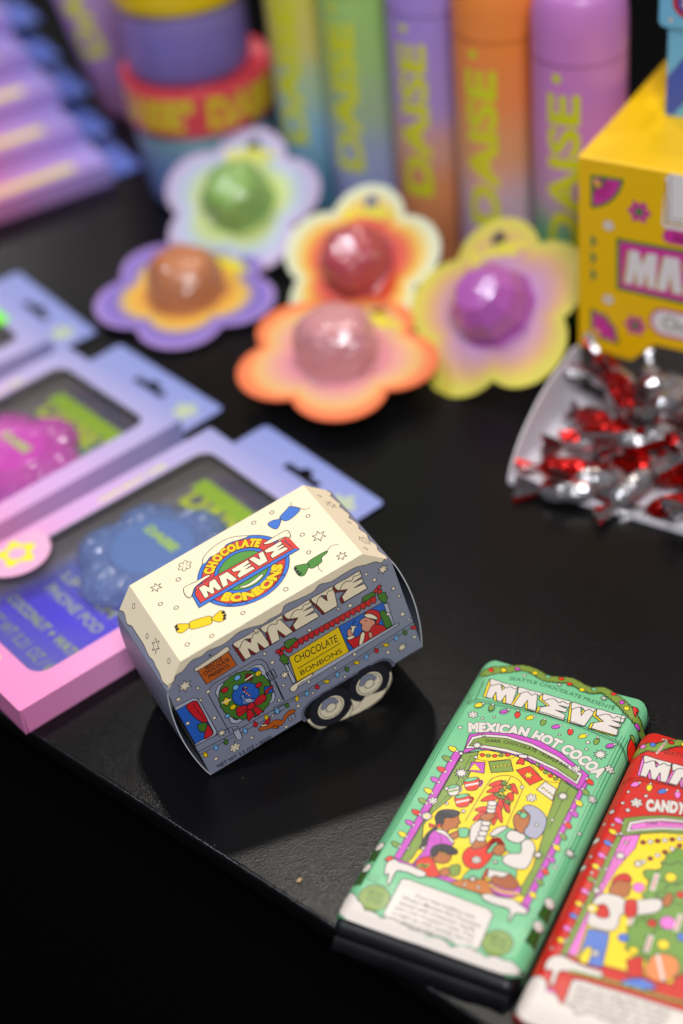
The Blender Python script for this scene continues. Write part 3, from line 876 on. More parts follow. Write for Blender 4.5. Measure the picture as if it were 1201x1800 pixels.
MINT = lin('#74c18d'); PUR = lin('#c84bbd'); OLV = lin('#7d9a3c'); BYEL = lin('#f8d714'); BRED = lin('#e3301c'); SKB = lin('#b5682f'); BLK_ = lin('#2b2a33')
sleeve_outline = rrect(-BW, -BL_, BW, BL_, 7, 6)


def green_bar():
    a = Art(H_BARG); a.base(sleeve_outline, MINT); w = .34
    # side ruling
    for u in (-40.3, -38.8, -37.4, 37.0, 38.4, 39.9): a.uvline([(u, -62), (u, 58)], .22, lin('#1f5a3c'))
    # garland along the top
    a.z(800, 1140, 3.336)
    gp = catmull([(175, 140), (240, 125), (320, 115), (400, 100), (470, 125), (530, 165), (600, 175), (680, 180), (740, 215), (800, 240), (870, 235), (930, 280), (980, 325), (1020, 370), (1060, 410), (1095, 440)], False, 3)
    for k, p in enumerate(gp): a.star((p[0], p[1]), 31, OLV, 9, inner=.82, w=w * .8, rot=k)
    for k, p in enumerate(gp): a.circ(p, 18, OLV)
    for c, cc in (((212, 126), BRED), ((285, 125), BYEL), ((366, 110), PUR), ((470, 135), BYEL), ((545, 158), MINT), ((624, 170), BRED), ((672, 205), BRED), ((745, 240), BYEL), ((815, 232), MINT), ((930, 260), BRED), ((978, 318), PUR), ((1006, 356), BYEL), ((1062, 365), BRED), ((1070, 440), PUR)): a.circ(c, 14, cc, w * .8)
    a.poly([(1040, 345), (1070, 350), (1062, 400), (1050, 395)], BRED, w)
    a.pathtext('SEATTLE CHOCOLATE PRESENTS', [(315, 180), (480, 210), (640, 262), (780, 308), (932, 360)], 2.25, lin('#1d5a3a'), .008)
    bigword(a, (212, 180), (1003, 408), (952, 517), (180, 282), WH, BYEL, WH, w, sh=(-.10, -.03), bend=.01)
    for dy in (0, 14):
        a.line([(70, 318 + dy), (120, 303 + dy), (220, 315 + dy), (400, 350 + dy), (560, 392 + dy), (760, 458 + dy), (940, 540 + dy), (985, 575 + dy), (1010, 612 + dy)], .25, lin('#1f5a3c'), smooth=True)
    a.line([(985, 372), (940, 540)], .25, lin('#1f5a3c')); a.line([(170, 195), (120, 300)], .25, lin('#1f5a3c'))
    cols = [BYEL, OLV, PUR, BRED]
    for k, c in enumerate([(138, 337), (213, 352), (285, 370), (366, 388), (438, 405), (516, 435), (590, 458), (676, 488), (748, 512), (829, 545), (908, 576)]): a.bulb(c, 18, cols[k % 4], ang=(-2.3, -1.5, -2.4, -1.3)[k % 4], w=w * .8, cap=WH)
    a.pathtext('MEXICAN HOT COCOA', [(78, 488), (180, 487), (290, 497), (400, 515), (480, 542), (560, 572), (640, 612), (720, 662), (782, 712), (835, 758)], 5.3, WH, .075, .035)
    # arch
    a.poly([(45, 620), (85, 505), (200, 490), (350, 502), (500, 545), (620, 610), (785, 745), (748, 850), (700, 810), (560, 725), (400, 650), (250, 603), (130, 590)], PUR, w)
    a.poly([(60, 588), (100, 520), (170, 503), (300, 512), (450, 560), (600, 632), (747, 738), (718, 802), (600, 722), (450, 655), (300, 610), (170, 585)], WH, w)
    a.poly([(82, 574), (112, 534), (180, 519), (300, 528), (445, 577), (590, 650), (726, 748), (708, 780), (590, 700), (450, 636), (300, 590), (170, 568)], OLV, w)
    a.pathtext('DARK CHOCOLATE TRUFFLE BAR', [(178, 550), (300, 560), (450, 605), (560, 655), (660, 708)], 1.9, lin('#1a2408'), .02)
    # window opening
    a.z(640, 1300, 2.860)
    a.poly([(497, 70), (620, 55), (760, 85), (900, 150), (1000, 205), (1085, 265), (790, 830), (180, 605)], BYEL, w)
    a.poly([(498, 74), (578, 62), (520, 200), (440, 290), (345, 365), (298, 430), (292, 520), (240, 600), (215, 618), (185, 605)], OLV, w)
    a.poly([(990, 205), (1078, 262), (1000, 430), (930, 570), (830, 800), (770, 778), (850, 640), (895, 500), (920, 400)], OLV, w)
    a.line([(540, 80), (450, 250), (360, 340)], .2); a.line([(1030, 240), (930, 450)], .2)
    a.poly([(455, 60), (498, 62), (180, 610), (150, 595)], PUR, w)
    a.poly([(1078, 262), (1128, 192), (1130, 215), (825, 850), (790, 835)], PUR, w)
    a.poly([(165, 600), (790, 825), (835, 850), (828, 870), (155, 618)], PUR, w)
    # bunting, beads
    a.z(780, 1300, 4.289)
    a.line([(245, 150), (330, 165), (470, 155), (600, 130), (680, 220), (760, 310), (870, 330)], .25, smooth=True); a.line([(262, 115), (400, 128), (560, 118)], .22, smooth=True); a.line([(640, 140), (740, 240), (880, 315)], .22, smooth=True)
    a.poly([(212, 172), (312, 175), (305, 258), (185, 240)], PUR, w); a.poly([(235, 182), (285, 238), (190, 232)], BYEL, .2)
    a.poly([(340, 172), (505, 158), (525, 245), (360, 255)], OLV, w)
    for k in range(5): a.circ((380 + 28 * k, 212 - 3 * k), 12, BYEL, .2, e=.5, rot=k)
    a.poly([(548, 238), (650, 205), (748, 305), (650, 350)], BRED, w); a.star((640, 275), 38, BYEL, 6, inner=.4, w=.2)
    a.poly([(765, 320), (850, 375), (820, 465), (700, 380)], WH, w)
    for k in range(4): a.circ((750 + 24 * k, 370 + 18 * k), 10, BYEL, .2, e=.5)
    for k, c in enumerate([(292, 120), (337, 125), (386, 127), (432, 124), (483, 121), (705, 194), (738, 223), (770, 251), (806, 277), (846, 300)]): a.circ(c, 15, (BRED, OLV)[k % 2], w * .8)
    a.blob([(575, 150), (605, 150), (605, 195), (575, 190), (548, 188)], BRED, w); a.blob([(568, 120), (630, 125), (625, 148), (575, 142)], WH, w)
    a.line([(165, 610), (330, 340), (400, 285), (500, 280), (575, 320), (595, 370), (570, 440), (470, 660)], .28, smooth=True)
    a.line([(505, 290), (480, 330)], .28)
    # string of chillies

    def chilli(p, q, r, col=BRED):
        dx, dy = q[0] - p[0], q[1] - p[1]; l = math.hypot(dx, dy); nx, ny = -dy / l, dx / l
        a.blob([(p[0] + nx * r, p[1] + ny * r), (p[0] + dx * .6 + nx * r * .9, p[1] + dy * .6 + ny * r * .9), q, (p[0] + dx * .6 - nx * r * .8, p[1] + dy * .6 - ny * r * .8), (p[0] - nx * r, p[1] - ny * r)], col, w * .9)
    for p, q in (((450, 335), (340, 350)), ((440, 370), (325, 400)), ((510, 350), (560, 415)), ((400, 430), (280, 465)), ((500, 410), (520, 470)), ((440, 450), (420, 560)), ((480, 470), (475, 550)), ((330, 530), (235, 530)), ((400, 510), (440, 630)), ((310, 560), (220, 610)), ((385, 560), (375, 650)), ((460, 440), (495, 560))): chilli(p, q, 22)
    for c in ((455, 335), (490, 365), (405, 420), (445, 440), (480, 475), (440, 390)): a.star(c, 28, lin('#5f8a2f'), 5, inner=.5, w=w * .8)
    # mugs

    def mug(x, y, s_, c1, c2, hd):
        a.line([(x + 50 * s_, y - 25 * s_), (x + 75 * s_, y - 20 * s_), (x + 60 * s_, y + 15 * s_)], 1.2, hd, smooth=True)
        a.blob([(x - 60 * s_, y - 30 * s_), (x, y - 50 * s_), (x + 50 * s_, y - 45 * s_), (x + 50 * s_, y + 20 * s_), (x + 20 * s_, y + 45 * s_), (x - 35 * s_, y + 45 * s_), (x - 55 * s_, y + 15 * s_)], c1, w)
        a.blob([(x - 60 * s_, y - 30 * s_), (x - 10 * s_, y - 50 * s_), (x + 48 * s_, y - 48 * s_), (x + 10 * s_, y - 25 * s_), (x - 40 * s_, y - 18 * s_)], MINT, w * .8)
        a.poly([(x - 55 * s_, y + 5 * s_), (x + 48 * s_, y - 15 * s_), (x + 48 * s_, y), (x - 52 * s_, y + 20 * s_)], c2)
    mug(215, 338, 1, BRED, WH, PUR); mug(145, 462, 1, BRED, WH, BRED); mug(75, 385, .8, WH, OLV, WH)
    # three people round the table
    a.z(690, 1400, 4.448)
    a.blob([(215, 405), (260, 300), (330, 240), (350, 260), (300, 330), (240, 400)], BLK_, w)
    a.blob([(160, 530), (260, 400), (290, 300), (350, 255), (420, 275), (480, 350), (460, 385), (400, 375), (350, 440), (210, 510)], PUR, w)
    a.line([(365, 300), (385, 330), (375, 390)], .22)
    a.blob([(385, 180), (440, 160), (505, 130), (520, 180), (532, 205), (515, 215), (505, 245), (450, 255), (435, 275), (395, 262), (385, 225)], SKB, w)
    a.blob([(335, 155), (370, 110), (450, 100), (520, 118), (520, 142), (470, 165), (410, 165), (395, 215), (350, 230), (338, 190)], BLK_, w)
    a.blob([(290, 210), (340, 225), (375, 208), (378, 240), (340, 235), (295, 240)], BRED, w)
    a.blob([(350, 258), (410, 270), (480, 350), (465, 365), (420, 310), (345, 275)], WH, w * .8)
    a.blob([(445, 300), (500, 270), (525, 275), (520, 310), (480, 335)], SKB, w)
    a.blob([(515, 255), (560, 245), (598, 258), (585, 320), (530, 320), (520, 300)], MINT, w)
    a.blob([(185, 545), (200, 500), (270, 470), (320, 500), (355, 580), (380, 600), (360, 630), (260, 625)], BRED, w)
    a.line([(205, 550), (230, 535), (255, 555), (280, 535)], 1.6, OLV)
    a.blob([(310, 440), (360, 420), (400, 450), (450, 455), (460, 480), (430, 520), (370, 525), (320, 500)], SKB, w)
    a.blob([(300, 460), (310, 400), (380, 372), (450, 385), (505, 420), (505, 450), (465, 458), (410, 440), (370, 425), (345, 460), (320, 475)], BLK_, w)
    a.blob([(365, 590), (410, 560), (455, 575), (450, 620), (390, 628)], SKB, w)
    a.blob([(450, 550), (528, 540), (520, 615), (460, 625)], OLV, w)
    # lady with grey hair, apron, pouring from a red jug
    a.blob([(545, 670), (600, 580), (700, 560), (750, 470), (850, 460), (960, 540), (965, 640), (900, 620), (740, 600), (690, 655)], MINT, w)
    a.blob([(605, 350), (615, 240), (680, 190), (720, 210), (700, 300), (640, 380)], WH, w)
    a.blob([(780, 330), (880, 245), (1000, 280), (1080, 340), (1030, 420), (975, 450), (900, 430), (850, 360)], MINT, w)
    a.blob([(760, 300), (820, 245), (900, 235), (880, 260), (800, 310)], WH, w)
    a.blob([(890, 300), (930, 265), (1020, 290), (1040, 330), (980, 365), (900, 335)], WH, w)
    a.blob([(950, 160), (1000, 110), (1060, 100), (1075, 180), (1060, 230), (1020, 290), (970, 265), (948, 220)], SKB, w)
    a.blob([(1020, 90), (1060, 70), (1130, 90), (1200, 160), (1195, 250), (1130, 330), (1050, 310), (1030, 270), (1065, 220), (1075, 150), (1040, 115)], lin('#a9a8b8'), w)
    a.circ((1025, 150), 26, MINT, w); a.circ((990, 130), 13, MINT, w)
    a.blob([(860, 510), (900, 450), (1000, 440), (1010, 360), (1070, 335), (1115, 390), (1100, 470), (1050, 560), (960, 565)], WH, w)
    a.blob([(550, 460), (600, 400), (720, 375), (790, 420), (760, 500), (680, 570), (590, 560), (555, 520)], BRED, w)
    a.line([(760, 440), (775, 370), (820, 345), (850, 380)], 3.2, BRED, smooth=True)
    a.blob([(740, 430), (790, 370), (820, 360), (815, 385), (770, 440), (750, 445)], MINT, w)
    a.blob([(780, 430), (820, 380), (870, 385), (880, 430), (830, 465)], SKB, w)
    a.blob([(620, 410), (650, 345), (720, 340), (735, 380), (680, 410)], SKB, w)
    for k, q in enumerate([(690, 330), (705, 290), (720, 250), (730, 210), (770, 110), (775, 80), (780, 55)]): a.blob([(q[0] - 28, q[1] - 14), (q[0] + 32, q[1] - 10), (q[0] + 28, q[1] + 22), (q[0] - 26, q[1] + 20)], WH, w)
    a.blob([(685, 170), (720, 140), (790, 140), (800, 170), (740, 200)], SKB, w)
    a.flake((657, 500), 32, WH, w * .8)
    a.blob([(460, 690), (560, 655), (700, 650), (760, 680), (790, 780), (700, 765)], lin('#c8742a'), w)
    a.poly([(700, 640), (735, 565), (750, 570), (720, 655)], BRED, w); a.poly([(750, 570), (920, 600), (900, 650), (740, 640)], WH, w)
    a.blob([(760, 680), (800, 640), (900, 640), (1000, 710), (980, 780), (880, 790), (780, 740)], PUR, w); a.line([(768, 700), (850, 745), (980, 765)], 1.3, BYEL, smooth=True)
    a.blob([(765, 670), (800, 620), (860, 640), (920, 610), (990, 690), (940, 735), (840, 715)], lin('#a9582c'), w)
    for c, r in (((425, 55), 12), ((555, 117), 14), ((1128, 218), 12), ((805, 513), 16), ((565, 695), 13), ((672, 712), 14), ((240, 405), 14), ((125, 405), 10)): a.circ(c, r, WH, w * .8)
    a.star((628, 650), 34, WH, 8, w=w * .8)
    a.star((268, 152), 44, WH, 11, inner=.6, w=w * .8); a.circ((268, 152), 12, BYEL)
    # snow on the sill
    a.blob([(-60, 620), (-50, 540), (0, 490), (60, 520), (120, 535), (180, 560), (250, 590), (262, 620), (210, 635), (130, 600), (80, 590), (30, 590), (-20, 690), (-40, 680), (-30, 610)], WH, w)
    a.blob([(695, 780), (750, 765), (830, 790), (940, 810), (1010, 860), (1055, 900), (1040, 930), (960, 920), (920, 979), (905, 975), (915, 890), (800, 850), (720, 815)], WH, w)
    a.blob([(-60, 500), (-20, 470), (10, 490), (-30, 510)], BRED, w)
    # bulbs down both sides
    a.z(640, 1300, 2.860)
    for k, c in enumerate([(445, 50), (415, 98), (387, 152), (355, 203), (322, 258), (293, 308), (260, 365), (227, 417), (192, 476), (157, 527)]): a.bulb(c, 17, cols[(0, 1, 3, 2)[k % 4]], ang=2.9, w=w * .8, cap=WH)
    for k, c in enumerate([(1137, 218), (1115, 270), (1082, 325), (1060, 378), (1027, 435), (1003, 490), (970, 545), (945, 605), (912, 665), (885, 720), (850, 785)]): a.bulb(c, 17, cols[(3, 1, 0, 2)[k % 4]], ang=-.6, w=w * .8, cap=WH)
    a.z(800, 1140, 3.336)
    for c, r in (((130, 570), 26), ((40, 732), 30), ((852, 622), 36)): a.star(c, r, WH, 9, inner=.55, w=w * .8)
    for c, r in (((106, 388), 22), ((712, 708), 22), ((907, 705), 22)): a.flake(c, r, WH, w * .8)
    for c, r in (((161, 408), 8), ((230, 400), 7), ((31, 465), 10), ((779, 548), 11), ((771, 589), 9), ((612, 505), 7), ((168, 512), 8), ((122, 641), 10), ((38, 657), 9), ((407, 152), 9), ((612, 212), 9)): a.circ(c, r, WH, w * .8)
    a.star((873, 292), 18, WH, 7, w=.2)
    # chilli and holly on the curved side
    a.blob([(1040, 500), (1058, 515), (1060, 560), (1030, 600), (1012, 590), (1015, 550)], BRED, w); a.circ((1045, 505), 14, OLV, w)
    a.z(640, 1300, 2.860)
    for c, r in (((488, 73), 9), ((415, 247), 9), ((500, 360), 9), ((795, 243), 9), ((868, 428), 9), ((947, 405), 8), ((1083, 468), 9), ((960, 640), 9), ((660, 615), 9)): a.circ(c, r, WH, w * .8)
    a.star((490, 170), 32, WH, 10, inner=.5, w=w * .8); a.star((1000, 287), 26, WH, 10, inner=.55, w=w * .8); a.star((1035, 565), 28, WH, 8, w=w * .8); a.star((875, 580), 26, WH, 9, w=w * .8)
    for c, r in (((347, 308), 19), ((842, 295), 21), ((1148, 303), 18)): a.flake(c, r, WH, w * .8)
    # lower part: badges, panel of small print, snow
    a.z(560, 1500, 3.0025)
    dg = lin('#2f7a55')
    for k in range(5): a.line([(272 + 12 * k, 105 + 5 * k), (262 + 12 * k, 150 + 5 * k)], .22, dg)
    a.line([(255, 140), (420, 200)], .22, dg); a.line([(275, 100), (255, 140)], .22, dg); a.line([(240, 160), (400, 220)], .22, dg)
    for c in ((295, 237), (945, 475)):
        a.circ(c, 75, OLV, w, n=30)
        a.text('NET WT', (c[0] - 38, c[1] - 25), (c[0] + 40, c[1] + 5), 2.4, lin('#1f4a2a')); a.text('2.5 OZ', (c[0] - 45, c[1] + 8), (c[0] + 38, c[1] + 38), 2.6, lin('#1f4a2a'))
    a.poly([(440, 135), (480, 140), (900, 295), (922, 325), (848, 500), (815, 512), (372, 352), (340, 325)], WH, w)
    lines = ["Don't miss tradition with", "Abuela's Mexican Hot Chocolate,", "spiced with cinnamon, vanilla", "and a hint of pepper's heat. Then,", "it might be chilly outside, but it's", "warm as toast in here."]
    for k, tx in enumerate(lines):
        ind = (70, 10, 10, 0, 0, 60)[k]
        x0, y0 = 440 - 13 * k + ind, 208 + 28 * k + ind * .36; wd = (310, 420, 400, 425, 420, 280)[k]
        a.text(tx, (x0, y0), (x0 + wd, y0 + wd * .37), 2.0, lin('#3a3330'), .004)
    top = scallop([(118, 270), (160, 190), (205, 250), (245, 300), (330, 340), (440, 372), (480, 395)], .12, 4) + [(560, 420)] + scallop([(600, 440), (700, 490), (830, 515), (880, 545), (980, 565), (1075, 610)], .12, 4)
    uvt = [a.m(p) for p in top]; uvt = [(max(-BW + .1, min(BW - .1, u)), v) for u, v in uvt]
    a.uvpoly([(-BW + .1, -BL_ + 7)] + [(-BW + .1, uvt[0][1])] + uvt + [(BW - .1, uvt[-1][1]), (BW - .1, -BL_ + 7), (BW - 2.4, -BL_ + 2.2), (BW - 7, -BL_ + .1), (-BW + 7, -BL_ + .1), (-BW + 2.4, -BL_ + 2.2)], WH, w)
    a.line([(560, 440), (640, 440), (720, 480), (820, 490)], .4, MINT, smooth=True)
    # snow-topped trees on the curved edges
    for uu in (-39.5, 40.2):
        a.uvpoly([(uu - 2, -52), (uu + 2, -52), (uu + 1.6, -44), (uu - 1.6, -44)], lin('#35591f'), .3)
        a.uvpoly([(uu + 2.1 * math.cos(k), -43 + 2.6 * math.sin(k)) for k in [i * .6 for i in range(10)]], WH, .3)
        a.uvpoly([(uu - 2, -66), (uu + 2, -66), (uu + 1.6, -57), (uu - 1.6, -57)], lin('#35591f'), .3)
        a.uvpoly([(uu + 2.1 * math.cos(k), -56 + 2.6 * math.sin(k)) for k in [i * .6 for i in range(10)]], WH, .3)
    bar('chocolate_bar', 'green wrapped chocolate bar with three people drinking cocoa pictured on its sleeve', a, MINT, (55.8, 509, 0), -30.5, 'chocolate bars at the table edge')


green_bar()


def red_bar():
    RB = lin('#cf1c10'); PK = lin('#f07ad0'); BB = lin('#4f78d0'); w = .34; dk = lin('#7a1410')
    a = Art(H_BARR); a.base(sleeve_outline, RB)
    for u in (-40.3, -38.8): a.uvline([(u, -70), (u, 60)], .22, dk)
    a.z(860, 1250, 3.272)
    gp = catmull([(842, 225), (900, 205), (960, 210), (1010, 195), (1060, 180), (1116, 175), (1180, 190), (1260, 215), (1340, 250), (1420, 290)], False, 3)
    for k, p in enumerate(gp): a.star(p, 32, OLV, 9, inner=.82, w=w * .8, rot=k)
    for p in gp: a.circ(p, 20, OLV)
    for c, cc in (((884, 198), PK), ((942, 194), BB), ((1048, 176), RB), ((1120, 185), BYEL), ((1210, 215), PK)): a.circ(c, 15, cc, w * .8)
    a.line([(965, 243), (1010, 185), (1018, 165), (1000, 160)], 1.1, WH, smooth=True); a.line([(965, 243), (1010, 185)], .25, RB)
    a.pathtext('SEATTLE CHOCOLATE PRESENTS', [(1003, 240), (1200, 290), (1400, 345), (1560, 400)], 2.25, dk, .008)
    bigword(a, (895, 258), (1680, 470), (1640, 580), (868, 370), WH, PK, WH, w, sh=(-.10, -.03))
    for dy in (0, 14): a.line([(765, 392 + dy), (850, 385 + dy), (1000, 405 + dy), (1116, 435 + dy), (1400, 530 + dy)], .25, dk, smooth=True)
    cols = [PK, BYEL, BB, OLV]
    for k, c in enumerate([(838, 424), (921, 440), (994, 460), (1084, 480), (1170, 505), (1250, 530), (1330, 560)]): a.bulb(c, 19, cols[(0, 1, 2, 0)[k % 4]], ang=(-2.3, -1.5, -2.4, -1.3)[k % 4], w=w * .8, cap=WH)
    a.pathtext('CANDY CANE CRUNCH', [(905, 570), (1010, 575), (1116, 592), (1250, 640), (1400, 710), (1520, 790)], 5.8, WH, .075, .035)
    # arch
    a.poly([(775, 620), (880, 605), (1000, 600), (1116, 610), (1250, 650), (1400, 730), (1380, 830), (1250, 750), (1116, 710), (1000, 700), (880, 705), (750, 725)], OLV, w)
    a.poly([(785, 700), (805, 640), (900, 622), (1000, 616), (1116, 628), (1250, 668), (1390, 750), (1370, 790), (1250, 728), (1116, 690), (1000, 684), (880, 690)], WH, w)
    a.poly([(812, 685), (822, 655), (900, 640), (1000, 634), (1116, 645), (1250, 685), (1370, 750), (1360, 775), (1250, 712), (1116, 675), (1000, 668), (880, 676)], PK, w)
    a.pathtext('DARK CHOCOLATE TRUFFLE BAR', [(900, 662), (1010, 655), (1116, 662), (1230, 695), (1340, 750)], 1.9, lin('#4a1538'), .012)
    a.poly([(755, 722), (880, 708), (1000, 702), (1116, 712), (1250, 752), (1375, 825), (1050, 1570), (430, 1400)], BYEL, w)
    a.poly([(765, 722), (868, 712), (840, 790), (740, 900), (640, 1060), (600, 1100), (570, 1200), (505, 1410), (440, 1400)], PK, w)
    a.line([(820, 730), (700, 930), (600, 1090)], .22); a.line([(790, 730), (650, 990)], .22)
    a.poly([(735, 722), (768, 722), (445, 1410), (410, 1400)], OLV, w)
    for y0 in (0, 1):
        for k in range(8): a.circ((885 + 42 * k, 758 + (110 if y0 else 0) - (4 if not y0 else 18) * k), 14, (DRED, WH)[(k + y0) % 2], w * .7)
    # tree
    for q, s_ in (((1130, 900), 130), ((1080, 1000), 150), ((1020, 1080), 130), ((1130, 1130), 170), ((960, 1200), 150), ((1080, 1260), 190), ((930, 1320), 150), ((1060, 1380), 170)): a.star(q, s_, lin('#6f9a3c'), 12, inner=.85, w=w, rot=s_)
    a.blob([(890, 920), (950, 915), (970, 950), (930, 975), (895, 955)], lin('#6f9a3c'), w)
    for c, r, cc in (((860, 1015), 30, PK), ((937, 1222), 24, RB), ((772, 1303), 28, BB), ((1045, 960), 30, BYEL), ((1028, 1220), 42, PK), ((1002, 1345), 32, BYEL), ((1100, 1060), 22, RB), ((1110, 1300), 26, BB), ((830, 1380), 26, BYEL)): a.circ(c, r, cc, w * .8, n=20)
    for p in ((965, 945), (835, 1140), (930, 1300), (1100, 1180)): a.line([(p[0], p[1]), (p[0] - 25, p[1] + 80)], 2.2, WH); a.line([(p[0], p[1]), (p[0] - 25, p[1] + 80)], .5, RB)
    # person in a white and red jumper decorating the tree
    a.blob([(690, 1040), (710, 990), (780, 970), (815, 1000), (800, 1060), (750, 1070)], SKB, w)
    a.blob([(705, 995), (730, 950), (790, 935), (820, 970), (800, 985), (750, 975)], RB, w)
    a.blob([(575, 1170), (600, 1090), (660, 1050), (750, 1065), (800, 1090), (960, 1080), (1000, 1110), (960, 1160), (820, 1175), (760, 1170), (740, 1240), (690, 1265), (570, 1230)], WH, w)
    a.blob([(610, 1130), (660, 1110), (690, 1150), (680, 1190), (620, 1180)], RB, w); a.blob([(785, 1095), (845, 1090), (845, 1175), (785, 1180)], RB, w)
    a.blob([(995, 1090), (1030, 1050), (1060, 1070), (1040, 1120), (1005, 1125)], SKB, w)
    a.poly([(570, 1250), (690, 1275), (685, 1320), (650, 1480), (560, 1460), (510, 1440)], lin('#5a7ccc'), w)
    a.blob([(520, 1420), (560, 1360), (590, 1370), (570, 1450), (530, 1450)], BYEL, w); a.flake((610, 1395), 22, WH, w * .8)
    a.circ((595, 1135), 30, BYEL, w); a.circ((590, 1135), 14, WH)
    a.poly([(790, 1430), (880, 1410), (890, 1530), (800, 1540)], RB, w); a.blob([(900, 1480), (960, 1400), (1070, 1420), (1090, 1500), (1000, 1560), (920, 1540)], lin('#f08a4a'), w)
    a.line([(970, 1410), (1000, 1550)], 1.5, WH); a.blob([(760, 1560), (880, 1545), (960, 1600), (800, 1600)], BB, w)
    # bulbs on the left edge
    for k, c in enumerate([(741, 632), (710, 698), (680, 762), (645, 832), (612, 895), (585, 968), (548, 1035), (515, 1108), (482, 1177), (447, 1250), (412, 1320)]): a.bulb(c, 19, cols[(0, 1, 2, 0, 1, 3)[k % 6]], ang=2.8, w=w * .8, cap=WH)
    for c, r in (((612, 730), 28), ((536, 880), 28), ((755, 835), 28), ((858, 880), 26), ((618, 1033), 24), ((705, 572), 20)): a.star(c, r, WH, 8, inner=.6, w=w * .8)
    a.flake((848, 528), 28, WH, w * .8)
    for c, r in (((800, 465), 9), ((903, 487), 10), ((768, 530), 10), ((798, 573), 12), ((662, 637), 9), ((711, 658), 9), ((584, 828), 10), ((590, 930), 9), ((758, 710), 10), ((788, 760), 9), ((672, 910), 10), ((1162, 520), 9), ((448, 1320), 10), ((360, 1360), 10)): a.circ(c, r, WH, w * .8)
    # snow, panel of small print, badge
    a.blob([(320, 1490), (340, 1430), (410, 1410), (480, 1440), (560, 1475), (640, 1500), (650, 1530), (560, 1530), (440, 1500), (400, 1510), (370, 1580), (350, 1570), (365, 1500)], WH, w)
    a.line([(470, 1500), (700, 1560), (1000, 1650), (1200, 1700)], 1.6, OLV, smooth=True)
    a.poly([(480, 1545), (530, 1550), (1150, 1740), (1170, 1790), (1060, 2000), (400, 1820), (395, 1780)], WH, w)
    for k in range(8):
        x0, y0 = 500 - 16 * k, 1600 + 30 * k
        a.text(['Deck the halls with this dark', 'chocolate truffle bar, packed', 'with crunchy bits of candy', 'cane and hung with care. One', 'bite and you will be ready to', 'trim the tree all over again,', 'with a cup of cocoa close by', 'and snow at the window.'][k], (x0, y0), (x0 + 540, y0 + 150), 2.0, lin('#7a6f68'), .002)
    a.circ((305, 1668), 88, PK, w, n=30); a.text('NET WT', (262, 1650), (345, 1672), 2.4, lin('#6a1a55')); a.text('2.5 OZ', (260, 1685), (345, 1710), 2.6, lin('#6a1a55'))
    a.blob([(235, 1500), (250, 1520), (240, 1560), (220, 1550)], BB, w)
    top = scallop([(-BW + .1, -66), (-38, -62), (-33, -68), (-26, -71), (-18, -74), (-8, -72), (2, -76), (14, -74), (26, -76), (BW - .1, -72)], -.2, 4)
    a.uvpoly([(-BW + .1, -BL_ + 7)] + top + [(BW - .1, -BL_ + 7), (BW - 2.4, -BL_ + 2.2), (BW - 7, -BL_ + .1), (-BW + 7, -BL_ + .1), (-BW + 2.4, -BL_ + 2.2)], WH, w)
    # keep only what lies on the sleeve
    keep = []
    for it in a.items:
        lay, vs, ts, col = it
        T = [[vs[i] for i in t] for t in ts]
        for ax, c, sg in ((0, -BW, 1), (0, BW, -1), (1, -BL_, 1), (1, BL_, -1)):
            T = [p for t in T for p in split(t, ax, c)]
            T = [t for t in T if sg * (sum(p[ax] for p in t) / len(t) - c) > 0]
        for t in T:
            keep.append((lay, t, [tuple([0, i, i + 1]) for i in range(1, len(t) - 1)], col))
    a.items = keep
    bar('chocolate_bar', 'red wrapped chocolate bar with a person trimming a tree pictured on its sleeve', a, RB, (122.3, 449.6, 0), -30, 'chocolate bars at the table edge')


red_bar()
#CONT
# ================================================================ window cartons
LIME = lin('#cfe01e'); CPINK = lin('#f59fd0'); CLAV = lin('#bfb4ea'); CBLU = lin('#8fa3e6')
CL, CWD, CH = 206.0, 120.0, 16.0


def ccol(p):
    return grad([(0, lin('#f48fc6')), (60, lin('#f2a2d4')), (120, lin('#dcb0e6')), (180, lin('#bab0de')), (215, lin('#959cd4')), (250, lin('#8797d6'))], p[0])


UC = [20, 40, 60, 80, 100, 120, 140, 160, 180, 195]


